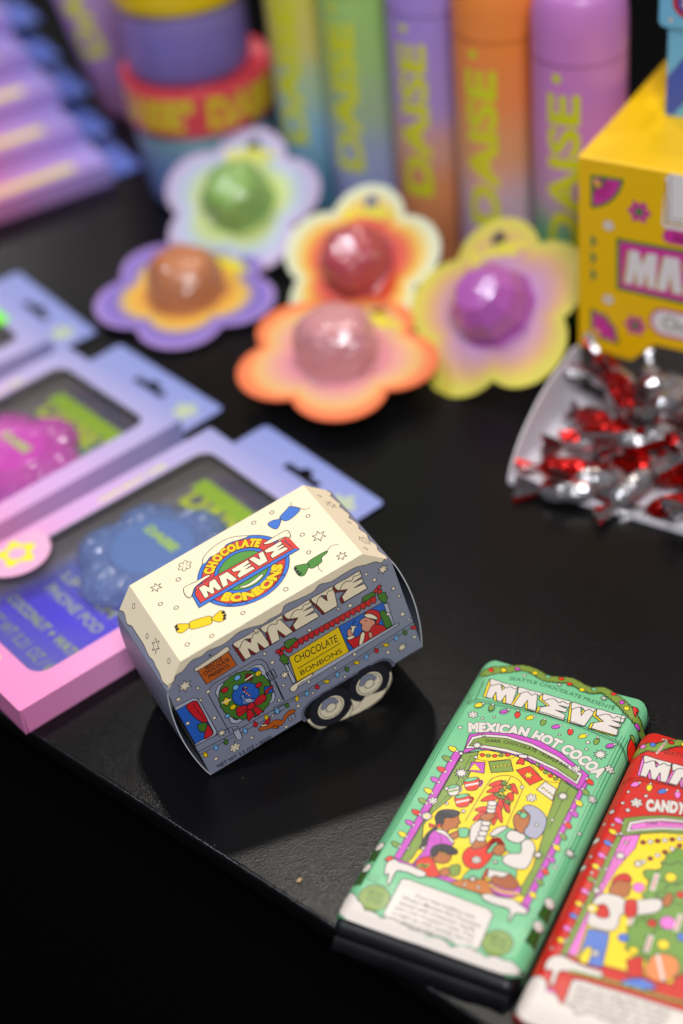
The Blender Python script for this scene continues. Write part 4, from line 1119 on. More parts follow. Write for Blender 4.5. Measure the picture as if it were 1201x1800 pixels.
def window_carton(name, label, loc, yaw, item, itemcol, group, full=True):
    t = thing(name, label, 'carton', loc, (0, 0, R(yaw)), group)
    # tray of board with a cut-out window
    mb = MB()
    win = rrect(19, 15, 192, 105, 9, 6)
    outer = rrect(0, 0, CL, CWD, 1.0, 2)
    a = Art(step=.02)
    tr = tess(outer, win); vs = outer + win
    a.items.append((0, vs, tr, ccol))
    a.H = None
    a.text('DAISE\u00b0', (9.0, 68), (9.0, 40), 4.4, lin('#f7e98a'), .03, uv=True)
    a.text('CLEAN BODY CARE', (120, 108.5), (166, 108.5), 3.4, lin('#e8ea6a'), .03, uv=True)
    # round sticker overlapping the window
    a.uvpoly([(62 + 21 * math.cos(2 * math.pi * k / 32), 108 + 21 * math.sin(2 * math.pi * k / 32)) for k in range(32) if 108 + 21 * math.sin(2 * math.pi * k / 32) < 119.4], lin('#f5b6da'))
    a.uvpoly([(63 + (9.5 + 2 * math.cos(5 * t_)) * math.cos(t_), 105 + (9.5 + 2 * math.cos(5 * t_)) * math.sin(t_)) for t_ in [2 * math.pi * k / 50 for k in range(50)]], lin('#f4ee20'))
    a.uvpoly([(63 + 5 * math.cos(t_), 105 + 5 * math.sin(t_)) for t_ in [2 * math.pi * k / 16 for k in range(16)]], lin('#f5b6da'))
    a.bake(mb, lambda u, v, h: (u, v, CH + h), UC)
    mb2 = MB()

    def wall(p, q, n=10, z0=0.0, z1=CH, out=True):
        for k in range(n):
            x0, y0 = p[0] + (q[0] - p[0]) * k / n, p[1] + (q[1] - p[1]) * k / n; x1, y1 = p[0] + (q[0] - p[0]) * (k + 1) / n, p[1] + (q[1] - p[1]) * (k + 1) / n
            f = [(x0, y0, z0), (x1, y1, z0), (x1, y1, z1), (x0, y0, z1)]
            mb.face(f, [ccol(x) for x in f])
    wall((0, 0), (CL, 0)); wall((CL, 0), (CL, CWD), 2); wall((CL, CWD), (0, CWD)); wall((0, CWD), (0, 0), 2)
    raw = lin('#e9e2ee')
    for i in range(len(win)):
        p, q = win[i], win[(i + 1) % len(win)]; mb.face([(p[0], p[1], CH), (q[0], q[1], CH), (q[0], q[1], CH - .7), (p[0], p[1], CH - .7)], raw)
    # slit at the glued corner
    mb.face([(0.9, -.06, 0), (1.5, -.06, 0), (1.2, -.06, CH)], lin('#5a1c3c'))
    mb.build('carton_body', 'carton', t)
    # hang tab with euro slot
    mb = MB()
    tb = [(CL, 6), (CL + 33, 6), (CL + 35, 8), (CL + 35, 112), (CL + 33, 114), (CL, 114)]
    sx_, sy_ = CL + 19, 60
    slot = [(sx_ - 2.6, sy_ - 15), (sx_ + 2.6, sy_ - 15), (sx_ + 2.6, sy_ - 5), (sx_ + 6.5, sy_ - 3), (sx_ + 6.5, sy_ + 3), (sx_ + 2.6, sy_ + 5), (sx_ + 2.6, sy_ + 15), (sx_ - 2.6, sy_ + 15)]
    a = Art(step=.02); vs = tb + slot; a.items.append((0, vs, tess(tb, slot), ccol))
    a.uvpoly([(CL + 18 + (7.5 + 2 * math.cos(5 * t_)) * math.cos(t_), 23 + (7.5 + 2 * math.cos(5 * t_)) * math.sin(t_)) for t_ in [2 * math.pi * k / 50 for k in range(50)]], lin('#b9c7a6'))
    lift = lambda u, v, h: (u, v, 1.2 + h + max(0, u - CL) * .03)
    a.bake(mb, lift, [CL + 8, CL + 16, CL + 24]); mb.build('hang_tab', 'carton', t)
    if not full: return t
    # printed insert
    mb = MB(); a = Art(step=.02); H1 = lin('#4a3fe0'); H2 = lin('#8f7fb8')

    def hc(p):
        u, v = p[0], p[1]
        c = grad([(20, lin('#77789c')), (55, lin('#5d58d8')), (80, lin('#4a36f0')), (110, lin('#5a63c8')), (140, lin('#6a86b0')), (165, lin('#6d9c8c')), (192, lin('#5b5b7a'))], u + .35 * v)
        k = .5 + .5 * math.sin(u * .09 - v * .11)
        c = mixc(c, lin('#b98a86'), max(0, k - .55) * .8 * (1 if u > 110 else .2))
        if v > 88: c = mixc(c, lin('#8d867e'), min(1, (v - 88) / 14))
        return c
    a.base([(8, 6), (198, 6), (198, 114), (8, 114)], hc)
    a.text('LIP BALM +', (76, 86), (76, 28), 6.5, lin('#b9c79a'), .02, uv=True); a.text('PHONE POD', (64, 84), (64, 34), 6.5, lin('#b9c79a'), .02, uv=True)
    a.text('COCONUT + WATER', (45, 92), (45, 22), 6, lin('#b2c456'), .03, uv=True)
    a.text('NET WT 0.21 OZ / 6G', (30, 92), (30, 24), 7, lin('#9db06a'), .01, uv=True)
    a.text('DAISE\u00b0', (161, 92), (161, 30), 15, LIME, .05, uv=True)
    a.uvpoly([(173, 26), (184, 26), (184, 98), (173, 98)], lin('#a9d61c'))
    a.bake(mb, lambda u, v, h: (u, v, 2.2 + h), [15 * k for k in range(1, 13)], [24, 40, 56, 72, 88, 92, 96, 100])
    mb.build('insert_card', 'holo', t)
    # puffy flower compact
    mb = MB(); cx_, cy_ = 120, 58
    n = 120; rg_ = random.Random(5); prof = [(1.0, 2.4), (1.03, 5), (1.0, 8), (.93, 11), (.82, 13), (.70, 13.8), (.62, 13.6), (.60, 14.6), (.56, 15.2), (.50, 15.3), (.25, 15.35), (.001, 15.35)]
    vs = []
    for k, (r, z) in enumerate(prof):
        for j in range(n):
            an = 2 * math.pi * j / n; fl = 1 + (.20 * abs(math.cos(3 * an)) ** .8 - .09) * (1 if r > .65 else 0)
            rr = 40 * r * fl + (rg_.uniform(-.55, .55) if .62 < r and z > 4 else 0); zz = z + (1.3 * math.sin(13 * an + k) * math.sin(k * 1.3 + 7 * an) + rg_.uniform(-.35, .35) if .65 < r and z > 4 else 0)
            vs.append((cx_ + rr * math.cos(an), cy_ + rr * math.sin(an), zz))
    fs = [(k * n + j, k * n + (j + 1) % n, (k + 1) * n + (j + 1) % n, (k + 1) * n + j) for k in range(len(prof) - 1) for j in range(n)]
    mb.mesh(vs, fs, itemcol, False)
    a = Art(step=.03); a.text('DAISE', (124, 71), (124, 45), 5.5, lin('#a8c85a'), .05, uv=True)
    a.bake(mb, lambda u, v, h: (u, v, 15.36 + h)); mb.build('flower_compact', 'gel', t)
    mb = MB(); mb.face([(10, 8, CH - .9), (198, 8, CH - .9), (198, 112, CH - .9), (10, 112, CH - .9)], (1, 1, 1)); mb.build('window_film', 'film', t)
    return t


GW = 'window cartons lying on the table'
window_carton('window_carton', 'pink and lilac window carton holding a blue flower compact, behind the caravan box', (-167, 598, 0), 36, 1, lin('#6680b4'), GW)
window_carton('window_carton', 'pink and lilac window carton holding a glossy pink flower compact', (-251, 701, 0), 37.8, 1, lin('#cf4fb8'), GW)
c3 = window_carton('window_carton', 'lilac window carton cut by the picture edge, with a bright green mark beside its slot', (-344, 819, 0), 33.3, 1, lin('#56b04a'), GW)
mb = MB(); a = Art(step=.02); a.uvpoly([(171, 40), (198, 40), (198, 88), (171, 88)], lin('#7bff00')); a.bake(mb, lambda u, v, h: (u, v, CH + .05 + h)); mb.build('green_sticker', material('fluorescent_sticker', 0.4), c3)

# ================================================================ stepped pile of closed cartons


def closed_carton(label, loc, yaw, k):
    t = thing('closed_carton', label, 'carton', loc, (0, 0, R(yaw)), 'pink cartons stepped in a pile')
    mb = MB(); a = Art(step=.02)

    def cc(p): return grad([(0, lin('#c0609a')), (110, lin('#cc7cb0')), (165, lin('#b98fd0')), (206, lin('#a394dc'))], p[0])
    a.base([(0, 0), (CL, 0), (CL, CWD), (0, CWD)], cc)
    a.uvpoly(rrect(20, 8, 182, 19, 4, 3), lambda p: grad([(0, lin('#f0b890')), (120, lin('#f2c890')), (182, lin('#e6df60'))], p[0]))
    a.text('DAISE\u00b0 BODY CARE', (40, 10), (160, 10), 7, lin('#e9d93a'), .03, uv=True)
    a.bake(mb, lambda u, v, h: (u, v, CH + h), UC)
    for x0 in range(0, 206, 26):
        x1 = min(CL, x0 + 26)
        mb.face([(x0, 0, 0), (x1, 0, 0), (x1, 0, CH), (x0, 0, CH)], [cc((x,)) for x in (x0, x1, x1, x0)])
    mb.face([(CL, 0, 0), (CL, CWD, 0), (CL, CWD, CH), (CL, 0, CH)], cc((CL,))); mb.face([(0, CWD, 0), (0, 0, 0), (0, 0, CH), (0, CWD, CH)], cc((0,)))
    mb.face([(CL, CWD, 0), (0, CWD, 0), (0, CWD, CH), (CL, CWD, CH)], cc((100,)))
    a = Art(step=.02); a.uvpoly([(88 + 5 * math.cos(i), 8 + 4 * math.sin(i)) for i in range(6)], lin('#b7a37a')); a.bake(mb, lambda u, v, h: (u, -.05 - h, v))
    mb.build('carton_body', 'carton', t)
    mb = MB(); mb.box((CL, 6, .6), (CL + 27, 114, 1.2), lin('#5c6fc0')); mb.build('hang_tab', 'carton', t)
    return t


e = Vector((math.cos(R(27)), math.sin(R(27)), 0)); w_ = Vector((-e.y, e.x, 0)); o0 = Vector((-325.5, 1074.5, 0))
ords = ['lowest and nearest carton of the stepped pile', 'second carton up in the stepped pile', 'third carton up in the stepped pile', 'fourth carton up in the stepped pile', 'fifth carton up in the stepped pile', 'topmost and farthest carton of the stepped pile']
for k in range(6):
    p = o0 + w_ * 41 * k + Vector((0, 0, CH * 1.02 * k)) + e * (-4 * (k % 2))
    closed_carton('pink yellow-striped carton, ' + ords[k], tuple(p), 27, k)

# two upright pink bottles behind the pile are built with the other bottles below
# ================================================================ bottles
def bottle(label, loc, cols, face, tilt=None, group='tall printed bottles in a row', r=28.0):
    t = thing('body_spray_bottle', label, 'bottle', loc, tilt or (0, 0, 0), group)
    stops = cols

    def bc(p): return grad(stops, p[2])
    mb = MB()
    prof = [(r - 3, 0), (r - 1.2, .5), (r, 2.5)] + [(r, 2.5 + (176 - 2.5) * k / 26) for k in range(1, 27)]
    mb.lathe(prof, bc, 72)
    mb.lathe([(.1, 0), (r - 3, 0)], bc, 72)
    a = Art(step=.03)
    a.text('DAISE', (6, 57), (6, 158), 18, lin('#d2d814'), .045, uv=True)
    a.uvpoly([(-7 + 3 * math.cos(2 * math.pi * k / 16), 169 + 3 * math.sin(2 * math.pi * k / 16)) for k in range(16)], lin('#cfd51a'))

    def pl(u, v, h):
        an = face + u / r; return ((r + .05 + h) * math.sin(an), -(r + .05 + h) * math.cos(an), v)
    a.bake(mb, pl, [-10, -7, -4, -1, 2, 5, 8])
    mb.build('bottle_body', 'bottle', t)
    mb = MB(); top = stops[-1][1]
    pr = [(r - .25, 176), (r - .25, 176.5), (r + .1, 176.8)] + [(r + .1, 178 + 3 * k) for k in range(6)]
    for k in range(1, 13):
        q = math.pi / 2 * k / 12; pr.append((r - 6 + 6.1 * math.cos(q) if k < 12 else r - 6, 193 + 22 * math.sin(q)))
    pr += [(r - 7, 216), (r - 7, 246), (r - 8.5, 248.5), (r - 11, 249.5), (.1, 249.6)]
    mb.lathe(pr, cols[-1][2] if len(cols[-1]) > 2 else top, 64); mb.build('cap', 'bottle', t)
    return t


def st(*q): return [(z, mixc(lin(c), (.75, .72, .78), .05)) for z, c in q]


BG = 'tall printed bottles in a row'
fa = -0.42
bottle('tall bottle fading from pink down to green, beside the yellow display box', (167, 925, 0), st((30, '#3f9a4e'), (62, '#6cb878'), (95, '#b890b4'), (130, '#cc7fc4'), (176, '#c878c4')), fa)
bottle('tall bottle fading from orange down to pale lilac', (126, 969, 0), st((30, '#c49bc8'), (70, '#cdaab6'), (105, '#dc9a62'), (145, '#ef8a38'), (176, '#f58a1e')), fa - .05)
bottle('tall bottle fading from lavender down to orange', (90, 1017, 0), st((20, '#b3672c'), (60, '#dd8a4c'), (90, '#cf9a86'), (118, '#a68ccc'), (176, '#a389dc')), fa - .08)
bottle('tall bottle fading from light green down to lavender blue', (49, 1061, 0), st((30, '#8a94d0'), (65, '#97a6c8'), (100, '#9cba8c'), (140, '#9cc86a'), (176, '#a0cf66')), fa - .1)
bottle('tall bottle fading from yellow down to light blue, farthest of the row', (15, 1110, 0), st((20, '#3f7f9a'), (60, '#7fb2cc'), (100, '#a9c49a'), (130, '#d6c860'), (176, '#d8cf3a')), fa - .15)
bottle('pink and lilac bottle leaning over the pile of cartons', (-132, 1300, 0), st((0, '#96588e'), (60, '#a878b4'), (120, '#b494c8'), (176, '#b49ad0')), -.2, tilt=(0, R(-12), 0), r=24)
bottle('mauve bottle standing between the leaning bottle and the jars', (-86, 1312, 0), st((0, '#9a608e'), (60, '#a4709a'), (120, '#a88a98'), (176, '#9f94a0')), .4, tilt=(0, R(-5), 0), r=24)

# ================================================================ stacked jars


def jar(label, loc, r0, r1, hb, hl, body, lid, words):
    t = thing('scrub_jar', label, 'jar', loc, (0, 0, 0), 'jars stacked one on the other')
    mb = MB()
    pr = [(.1, 0), (r0 - 3, 0), (r0 - .8, .8), (r0, 3)] + [(r0 + (r1 - 3 - r0) * k / 10, 3 + (hb - 3) * k / 10) for k in range(1, 11)]
    mb.lathe(pr, lambda p: grad(body, p[2]), 72); mb.build('jar_body', 'jar', t)
    mb = MB(); pr = [(r1 - 3, hb), (r1 - .6, hb + .1), (r1, hb + 1)] + [(r1, hb + 1 + (hl - 2) * k / 4) for k in range(1, 5)] + [(r1 - .7, hb + hl - .2), (r1 - 2, hb + hl), (r1 - 4, hb + hl - 1.5), (.1, hb + hl - 1.6)]
    mb.lathe(pr, lid, 72)
    if words:
        a = Art(step=.03)
        for k, x in ((0, -72), (1, 8), (2, 88), (3, 168)):
            a.text('DAISE\u00b0', (x, hb + 7), (x + 68, hb + 7), 20, lin('#d6c21c'), .06, uv=True)
        a.bake(mb, lambda u, v, h: ((r1 + .06 + h) * math.sin(u / r1), -(r1 + .06 + h) * math.cos(u / r1), v), [k * 8 - 80 for k in range(44)])
    mb.build('lid', 'jar', t)
    return t


jar('blue jar with a wide red lid lettered in yellow, at the bottom of the stack', (-67, 1150, 0), 46, 53.5, 62, 35, st((0, '#5a6fb0'), (30, '#6a8ac8'), (62, '#7fb0b8')), lin('#d8434f'), True)
jar('purple jar with a yellow lid standing on the red lid', (-71, 1152, 95.6), 44, 47.5, 52, 40, st((0, '#5f549c'), (30, '#7264b4'), (52, '#8478bc')), lin('#e6c70a'), False)

# ================================================================ flower-shaped balm cards


def flower(an, d=.55, rho=.47):
    best = 0
    for k in range(5):
        da = (an - (math.pi / 2 + 2 * math.pi * k / 5) + math.pi) % (2 * math.pi) - math.pi
        if abs(d * math.sin(da)) < rho and abs(da) < 1.2: best = max(best, d * math.cos(da) + math.sqrt(rho * rho - (d * math.sin(da)) ** 2))
    return best


def balm_card(label, loc, rot, rad, ring, domecol, word='#e8e01a', facets=0):
    t = thing('balm_card', label, 'balm card', loc, rot, 'flower-shaped balm cards')
    n = 160; mb = MB()
    K = [0, .2, .3, .4, .5, .58, .64, .68, .71, .74, .77, .80, .83, .86, .89, .92, .95, 1.0]
    hole = (0, .79); hr = .088

    def P(an, k):
        f = flower(an); sm = .80 + .0 * f
        rr = k * (f * k + sm * (1 - k)) if k < 1 else f
        return (rad * rr * math.cos(an), rad * rr * math.sin(an))
    vs = []
    for k in K:
        for j in range(n): x, y = P(2 * math.pi * j / n, k); vs.append((x, y, .45))
    cs = [mixc(grad(ring, k), grad(ring, max(0, k - .06)), .3) for k in K]
    for k in range(len(K) - 1):
        for j in range(n):
            q = [(k, j), (k, (j + 1) % n), (k + 1, (j + 1) % n), (k + 1, j)]
            pts = [vs[a_ * n + b_] for a_, b_ in q]
            cx_ = sum(p[0] for p in pts) / 4; cy_ = sum(p[1] for p in pts) / 4
            if math.hypot(cx_ - hole[0] * rad, cy_ - hole[1] * rad) < hr * rad: continue
            mb.face([pts[0], pts[3], pts[2], pts[1]][::-1] if False else pts[::-1], [cs[a_] for a_, b_ in q][::-1])
    for j in range(n):
        a_, b_ = P(2 * math.pi * j / n, 1), P(2 * math.pi * (j + 1) / n, 1); mb.face([(a_[0], a_[1], .45), (b_[0], b_[1], .45), (b_[0], b_[1], -.45), (a_[0], a_[1], -.45)][::-1], cs[-1])
    for k in range(len(K) - 1):
        for j in range(n):
            pts = [vs[a_ * n + b_] for a_, b_ in ((k, j), (k, (j + 1) % n), (k + 1, (j + 1) % n), (k + 1, j))]
            cx_ = sum(p[0] for p in pts) / 4; cy_ = sum(p[1] for p in pts) / 4
            if math.hypot(cx_ - hole[0] * rad, cy_ - hole[1] * rad) < hr * rad: continue
            mb.face([(p[0], p[1], -.45) for p in pts], lin('#d8d0d8'))
    a = Art(step=.03)
    ar = [(rad * .60 * math.cos(R(q)), rad * .60 * math.sin(R(q))) for q in range(118, 59, -4)]
    a.pathtext('DAISE\u00b0', ar, rad * .13, lin(word), .07, uv=True)
    a.bake(mb, lambda u, v, h: (u, v, .47 + h))
    mb.build('flower_card', 'card', t)
    mb = MB(); r0 = rad * .41; h0 = rad * .47
    prof = [(1.10, .45), (1.08, .9), (1.0, 1.2)]
    for k in range(1, 15):
        q = math.pi / 2 * k / 14; prof.append((math.cos(q) ** .5 if k < 14 else .001, 1.2 + h0 * math.sin(q) ** .9))
    prof = [(r * r0, z) for r, z in prof]

    def wob(an, z): return 1 + (.05 * math.cos(5 * an + .6) * min(1, z / 12) if facets == 0 else .07 * abs(math.cos(3 * an)) * min(1, z / 10) - .03)
    if facets:
        prof = [(1.10 * r0, .45), (1.0 * r0, 1.2), (1.03 * r0, .3 * h0), (.9 * r0, .68 * h0), (.56 * r0, 1.0 * h0), (.01, 1.04 * h0)]
        mb.lathe(prof, domecol, 9, smooth=False)
    else:
        rs = random.Random(int(rad * 7 + loc[0])); q5 = rs.random() * 6
        mb.lathe(prof, domecol, 34, smooth=False, wob=lambda an, z: wob(an, z) * (1 + .05 * math.sin(5 * an + z * .35 + q5) * math.sin(z * .5 + 3 * an) + rs.uniform(-.035, .035)))
    mb.build('balm_dome', 'dome', t)
    return t


def rg(*q): return [(k, lin(c)) for k, c in q]


def face_rot(tilt, about, spin):
    """tilt the card by `tilt` degrees so its face leans towards the compass bearing `about` (0 = +X), then spin it in its own plane"""
    ax = Vector((-math.sin(R(about)), math.cos(R(about)), 0))
    q = Matrix.Rotation(R(tilt), 3, ax) @ Matrix.Rotation(R(spin), 3, 'Z')
    return tuple(q.to_euler())


balm_card('orange-rimmed flower card with a glossy pink balm dome, front centre of the group', (8, 871, 20), face_rot(4, -90, -38), 62, rg((0, '#d8799a'), (.5, '#e08a9c'), (.66, '#e0a08c'), (.8, '#e3b56e'), (.9, '#ef7f4a'), (1, '#ee6a3c')), lin('#d08e92'))
balm_card('purple-rimmed flower card with an orange brown balm dome', (-86, 985, 8), face_rot(4, -90, -44), 61, rg((0, '#e8a840'), (.55, '#e8a53c'), (.7, '#d8b44a'), (.78, '#7a66b8'), (.88, '#7a66c4'), (.95, '#a988d0'), (1, '#b08fd0')), lin('#c07a50'))
balm_card('pale lilac-rimmed flower card with a green balm dome, leaning by the jars', (-46, 1056, 32), face_rot(32, -112, -22), 57, rg((0, '#a8c860'), (.45, '#c6d468'), (.62, '#c9d890'), (.75, '#b9c8d8'), (.88, '#c4bcdc'), (1, '#c9a6c8')), lin('#8db45c'))
balm_card('cream-rimmed flower card with a dark red balm dome, leaning in the middle', (29, 948, 36), face_rot(38, -122, -24), 54, rg((0, '#c82a1c'), (.5, '#dc3a26'), (.64, '#e8642c'), (.76, '#f0bc30'), (.86, '#e8dc90'), (.93, '#dfe4c4'), (1, '#dfe6cc')), lin('#b44a52'))
balm_card('yellow-rimmed flower card with a faceted magenta balm dome, nearest the display box', (107, 876, 37), face_rot(38, -140, -18), 60, rg((0, '#c088c4'), (.5, '#c690c0'), (.66, '#cf9a98'), (.78, '#dcae6c'), (.88, '#dccb4e'), (1, '#d8cf50')), lin('#b45cb0'), facets=1)

# ================================================================ display box, tray and sweets
H_YEL = (0.388135, -0.000328411, -394.926, 0.106382, -0.438545, 192.991, 0.000229955, -0.000268799, 1)


def display_box():
    t = thing('display_box', 'yellow counter display box with a white open scoop tray full of sweets', 'display box', (150, 833, 0), (0, 0, R(-34)))
    YB = lin('#f8c400'); G2 = lin('#3c8a2e'); P2 = lin('#d8389c'); w = .4
    W_, D_, Z0, Z1 = 130, 150, 31.0, 155.6
    a = Art(H_YEL); a.base([(0, 33.5), (33, Z0), (47, 45.5), (W_ - 47, 45.5), (W_ - 33, Z0), (W_, 33.5), (W_, Z1), (0, Z1)], YB)
    a.z(760, 0, 2.7234)
    for cx_, cy_, sg in ((765, 840, 1), (765, 1480, -1)):
        def wedge(r, c, ww=0):
            q = [(cx_, cy_)]
            for k in range(11):
                an = R(8 + 82 * k / 10)
                q.append((cx_ + r * math.cos(an), cy_ + (r * math.sin(an) * 1.0 if sg > 0 else r * math.sin(an))))
            return q
        if sg > 0:
            a.poly([(cx_, cy_)] + [(cx_ + 148 * math.cos(R(8 + 82 * k / 12)), cy_ + 148 * math.sin(R(8 + 82 * k / 12))) for k in range(13)], P2, 1.6, G2)
            a.line([(cx_ + 60 * math.cos(R(8 + 82 * k / 8)), cy_ + 60 * math.sin(R(8 + 82 * k / 8))) for k in range(9)], 2.0, G2)
            a.poly([(cx_ + 6, cy_ + 4), (cx_ + 50, cy_ + 45), (cx_ + 20, cy_ + 56)], YB)
            a.pathtext('TUTTI', [(cx_ + 28, cy_ + 118), (cx_ + 60, cy_ + 103), (cx_ + 88, cy_ + 80), (cx_ + 105, cy_ + 50)], 5.0, lin('#7a1c58'), 0)
        else:
            a.poly([(cx_, cy_), (cx_ + 60, cy_ + 30), (cx_ + 105, cy_ + 85), (cx_ + 125, cy_ + 150), (cx_ + 122, cy_ + 160), (cx_ + 30, cy_ + 130), (cx_, cy_ + 125)], P2, 1.6, G2)
            a.circ((cx_ + 20, cy_ + 110), 20, YB, .8, lin('#e86a9c'))
            a.pathtext('TUTTI', [(cx_ + 40, cy_ + 40), (cx_ + 65, cy_ + 70), (cx_ + 90, cy_ + 120)], 5.0, lin('#a02a78'), 0)
    for c in ((992, 1013), (973, 1556)):
        u, v = a.m(c); a.uvpoly([(u + (5.6 + 1.2 * math.cos(6 * t_)) * math.cos(t_), v + (5.6 + 1.2 * math.cos(6 * t_)) * math.sin(t_)) for t_ in [2 * math.pi * k / 48 for k in range(48)]], P2, .5, lin('#8a2468')); a.circ(c, 20, G2)
    a.circ((845, 1078), 24, lin('#e6dcd8'), .3, lin('#b9a06a')); a.circ((843, 1432), 23, lin('#e6dcd8'), .3, lin('#b9a06a'))
    for y in (1155, 1235, 1315): a.poly([(762, y - 38), (790, y), (762, y + 32)], lin('#2f7a50'))
    # name plate
    a.poly([(890, 1145), (1420, 1240), (1420, 1500), (890, 1378)], P2, 2.0, G2)
    a.z(990, 120, 3.3318)
    bigword(a, (385, 1060), (1250, 1215), (1250, 1440), (365, 1255), lin('#efe8e4'), lin('#c99a1a'), None, 0, sh=(-.09, -.03))
    # white window plaque folding over the top edge, two pills of lettering
    a.z(760, 0, 2.7234)
    a.poly([(1118, 850), (1150, 822), (1480, 880), (1480, 1150), (1120, 1092), (1100, 1070)], lin('#efe8e4'))
    a.line([(1120, 870), (1120, 1065), (1480, 1125)], 1.5, lin('#c99a1a')); a.line([(1145, 840), (1140, 1045), (1480, 1100)], .5, lin('#6a5a1a'))
    uvp = [a.m(p) for p in ((1140, 1125), (1440, 1185))]
    a.uvpoly(rrect(uvp[0][0] - 4, uvp[0][1] - 5, uvp[0][0] + 70, uvp[0][1] + 3.6, 4), P2, .3, lin('#8a2468'))
    a.text('SEATTLE CHOCOLATE PRESENTS', (uvp[0][0] + 2, uvp[0][1] - 3.4), (uvp[0][0] + 66, uvp[0][1] - 3.4), 4.4, lin('#7a1c58'), .02, uv=True)
    p = a.m((1075, 1535)); a.uvpoly(rrect(p[0] - 4, p[1] - 9, p[0] + 76, p[1] + 9, 8.8), P2, .3); a.uvpoly(rrect(p[0] - 2.6, p[1] - 7.6, p[0] + 74.6, p[1] + 7.6, 7.4), lin('#efe8e4'))
    a.text('Chocolate truffles', (p[0] + 4, p[1] - 4), (p[0] + 70, p[1] - 4), 8.5, lin('#3c3630'), 0, uv=True)
    keep = []
    for lay, vs, ts, col in a.items:
        T = [[vs[i] for i in q] for q in ts]
        for ax, c, sg in ((0, 0, 1), (0, W_, -1), (1, Z1, -1)):
            T = [q for x in T for q in split(x, ax, c)]; T = [q for q in T if sg * (sum(z_[ax] for z_ in q) / len(q) - c) > 0]
        for q in T: keep.append((lay, q, [(0, i, i + 1) for i in range(1, len(q) - 1)], col))
    a.items = keep
    mb = MB(); a.bake(mb, plane((0, -.4, 0), (1, 0, 0), (0, 0, 1), (0, -1, 0)))
    mb.face([(0, D_, 0), (0, -.3, 0), (0, -.3, Z1 - .3), (0, D_, Z1 - .3)], YB); mb.face([(W_, 0, 0), (W_, D_, 0), (W_, D_, Z1), (W_, 0, Z1)], YB)
    mb.face([(W_, D_, 0), (0, D_, 0), (0, D_, Z1), (W_, D_, Z1)], YB)
    # top with a soft front crease, slightly bowed
    rows = [(-.4, Z1), (.2, Z1 + .5), (1.2, Z1 + .7), (40, Z1 + .4), (90, Z1 + .3), (D_, Z1 + .5)]
    for (y0, z0), (y1, z1) in zip(rows, rows[1:]):
        mb.face([(0, y0, z0), (W_, y0, z0), (W_, y1, z1), (0, y1, z1)], YB, True)
    mb.build('box_shell', 'carton', t)
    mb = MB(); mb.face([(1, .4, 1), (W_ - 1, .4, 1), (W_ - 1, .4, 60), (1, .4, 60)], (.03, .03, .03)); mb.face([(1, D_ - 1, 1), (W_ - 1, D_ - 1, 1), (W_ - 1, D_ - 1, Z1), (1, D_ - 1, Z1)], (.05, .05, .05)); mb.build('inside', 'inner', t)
    # scoop tray
    mb = MB(); WC = lin('#e9e4ea'); F = 98
    side = [(0, 33), (-8, 36), (-22, 35), (-40, 34.5), (-60, 30), (-80, 21.5), (-93, 11), (-F, 3.5), (-F, 0), (0, 0)]
    side = [(0, 33)] + catmull(side[:8], False, 4)[1:] + [(-F, 0), (0, 0)]
    for x, o in ((-.2, -1), (.6, 1), (W_ - .6, -1), (W_ + .2, 1)): mb.face([(x, y, z) for y, z in side][::o], WC)
    for (y0, z0), (y1, z1) in zip(side, side[1:]):
        for x0, x1 in ((-.2, .6), (W_ - .6, W_ + .2)): mb.face([(x0, y0, z0), (x1, y0, z0), (x1, y1, z1), (x0, y1, z1)], lin('#f6f0f0'))
    mb.face([(0, -F, .4), (W_, -F, .4), (W_, 0, .4), (0, 0, .4)], WC)
    mb.face([(0, -F, 0), (W_, -F - 3, 0), (W_, -F - 3, 5), (0, -F, 3.5)], WC); mb.face([(0, -F + .7, 0), (W_, -F - 2.3, 0), (W_, -F - 2.3, 5), (0, -F + .7, 3.5)][::-1], WC)
    mb.face([(0, -F, 3.5), (W_, -F - 3, 5), (W_, -F - 2.3, 5), (0, -F + .7, 3.5)], WC)
    mb.build('scoop_tray', 'white_card', t)
    # the row of white and yellow board behind the sweets
    return t


display_box()


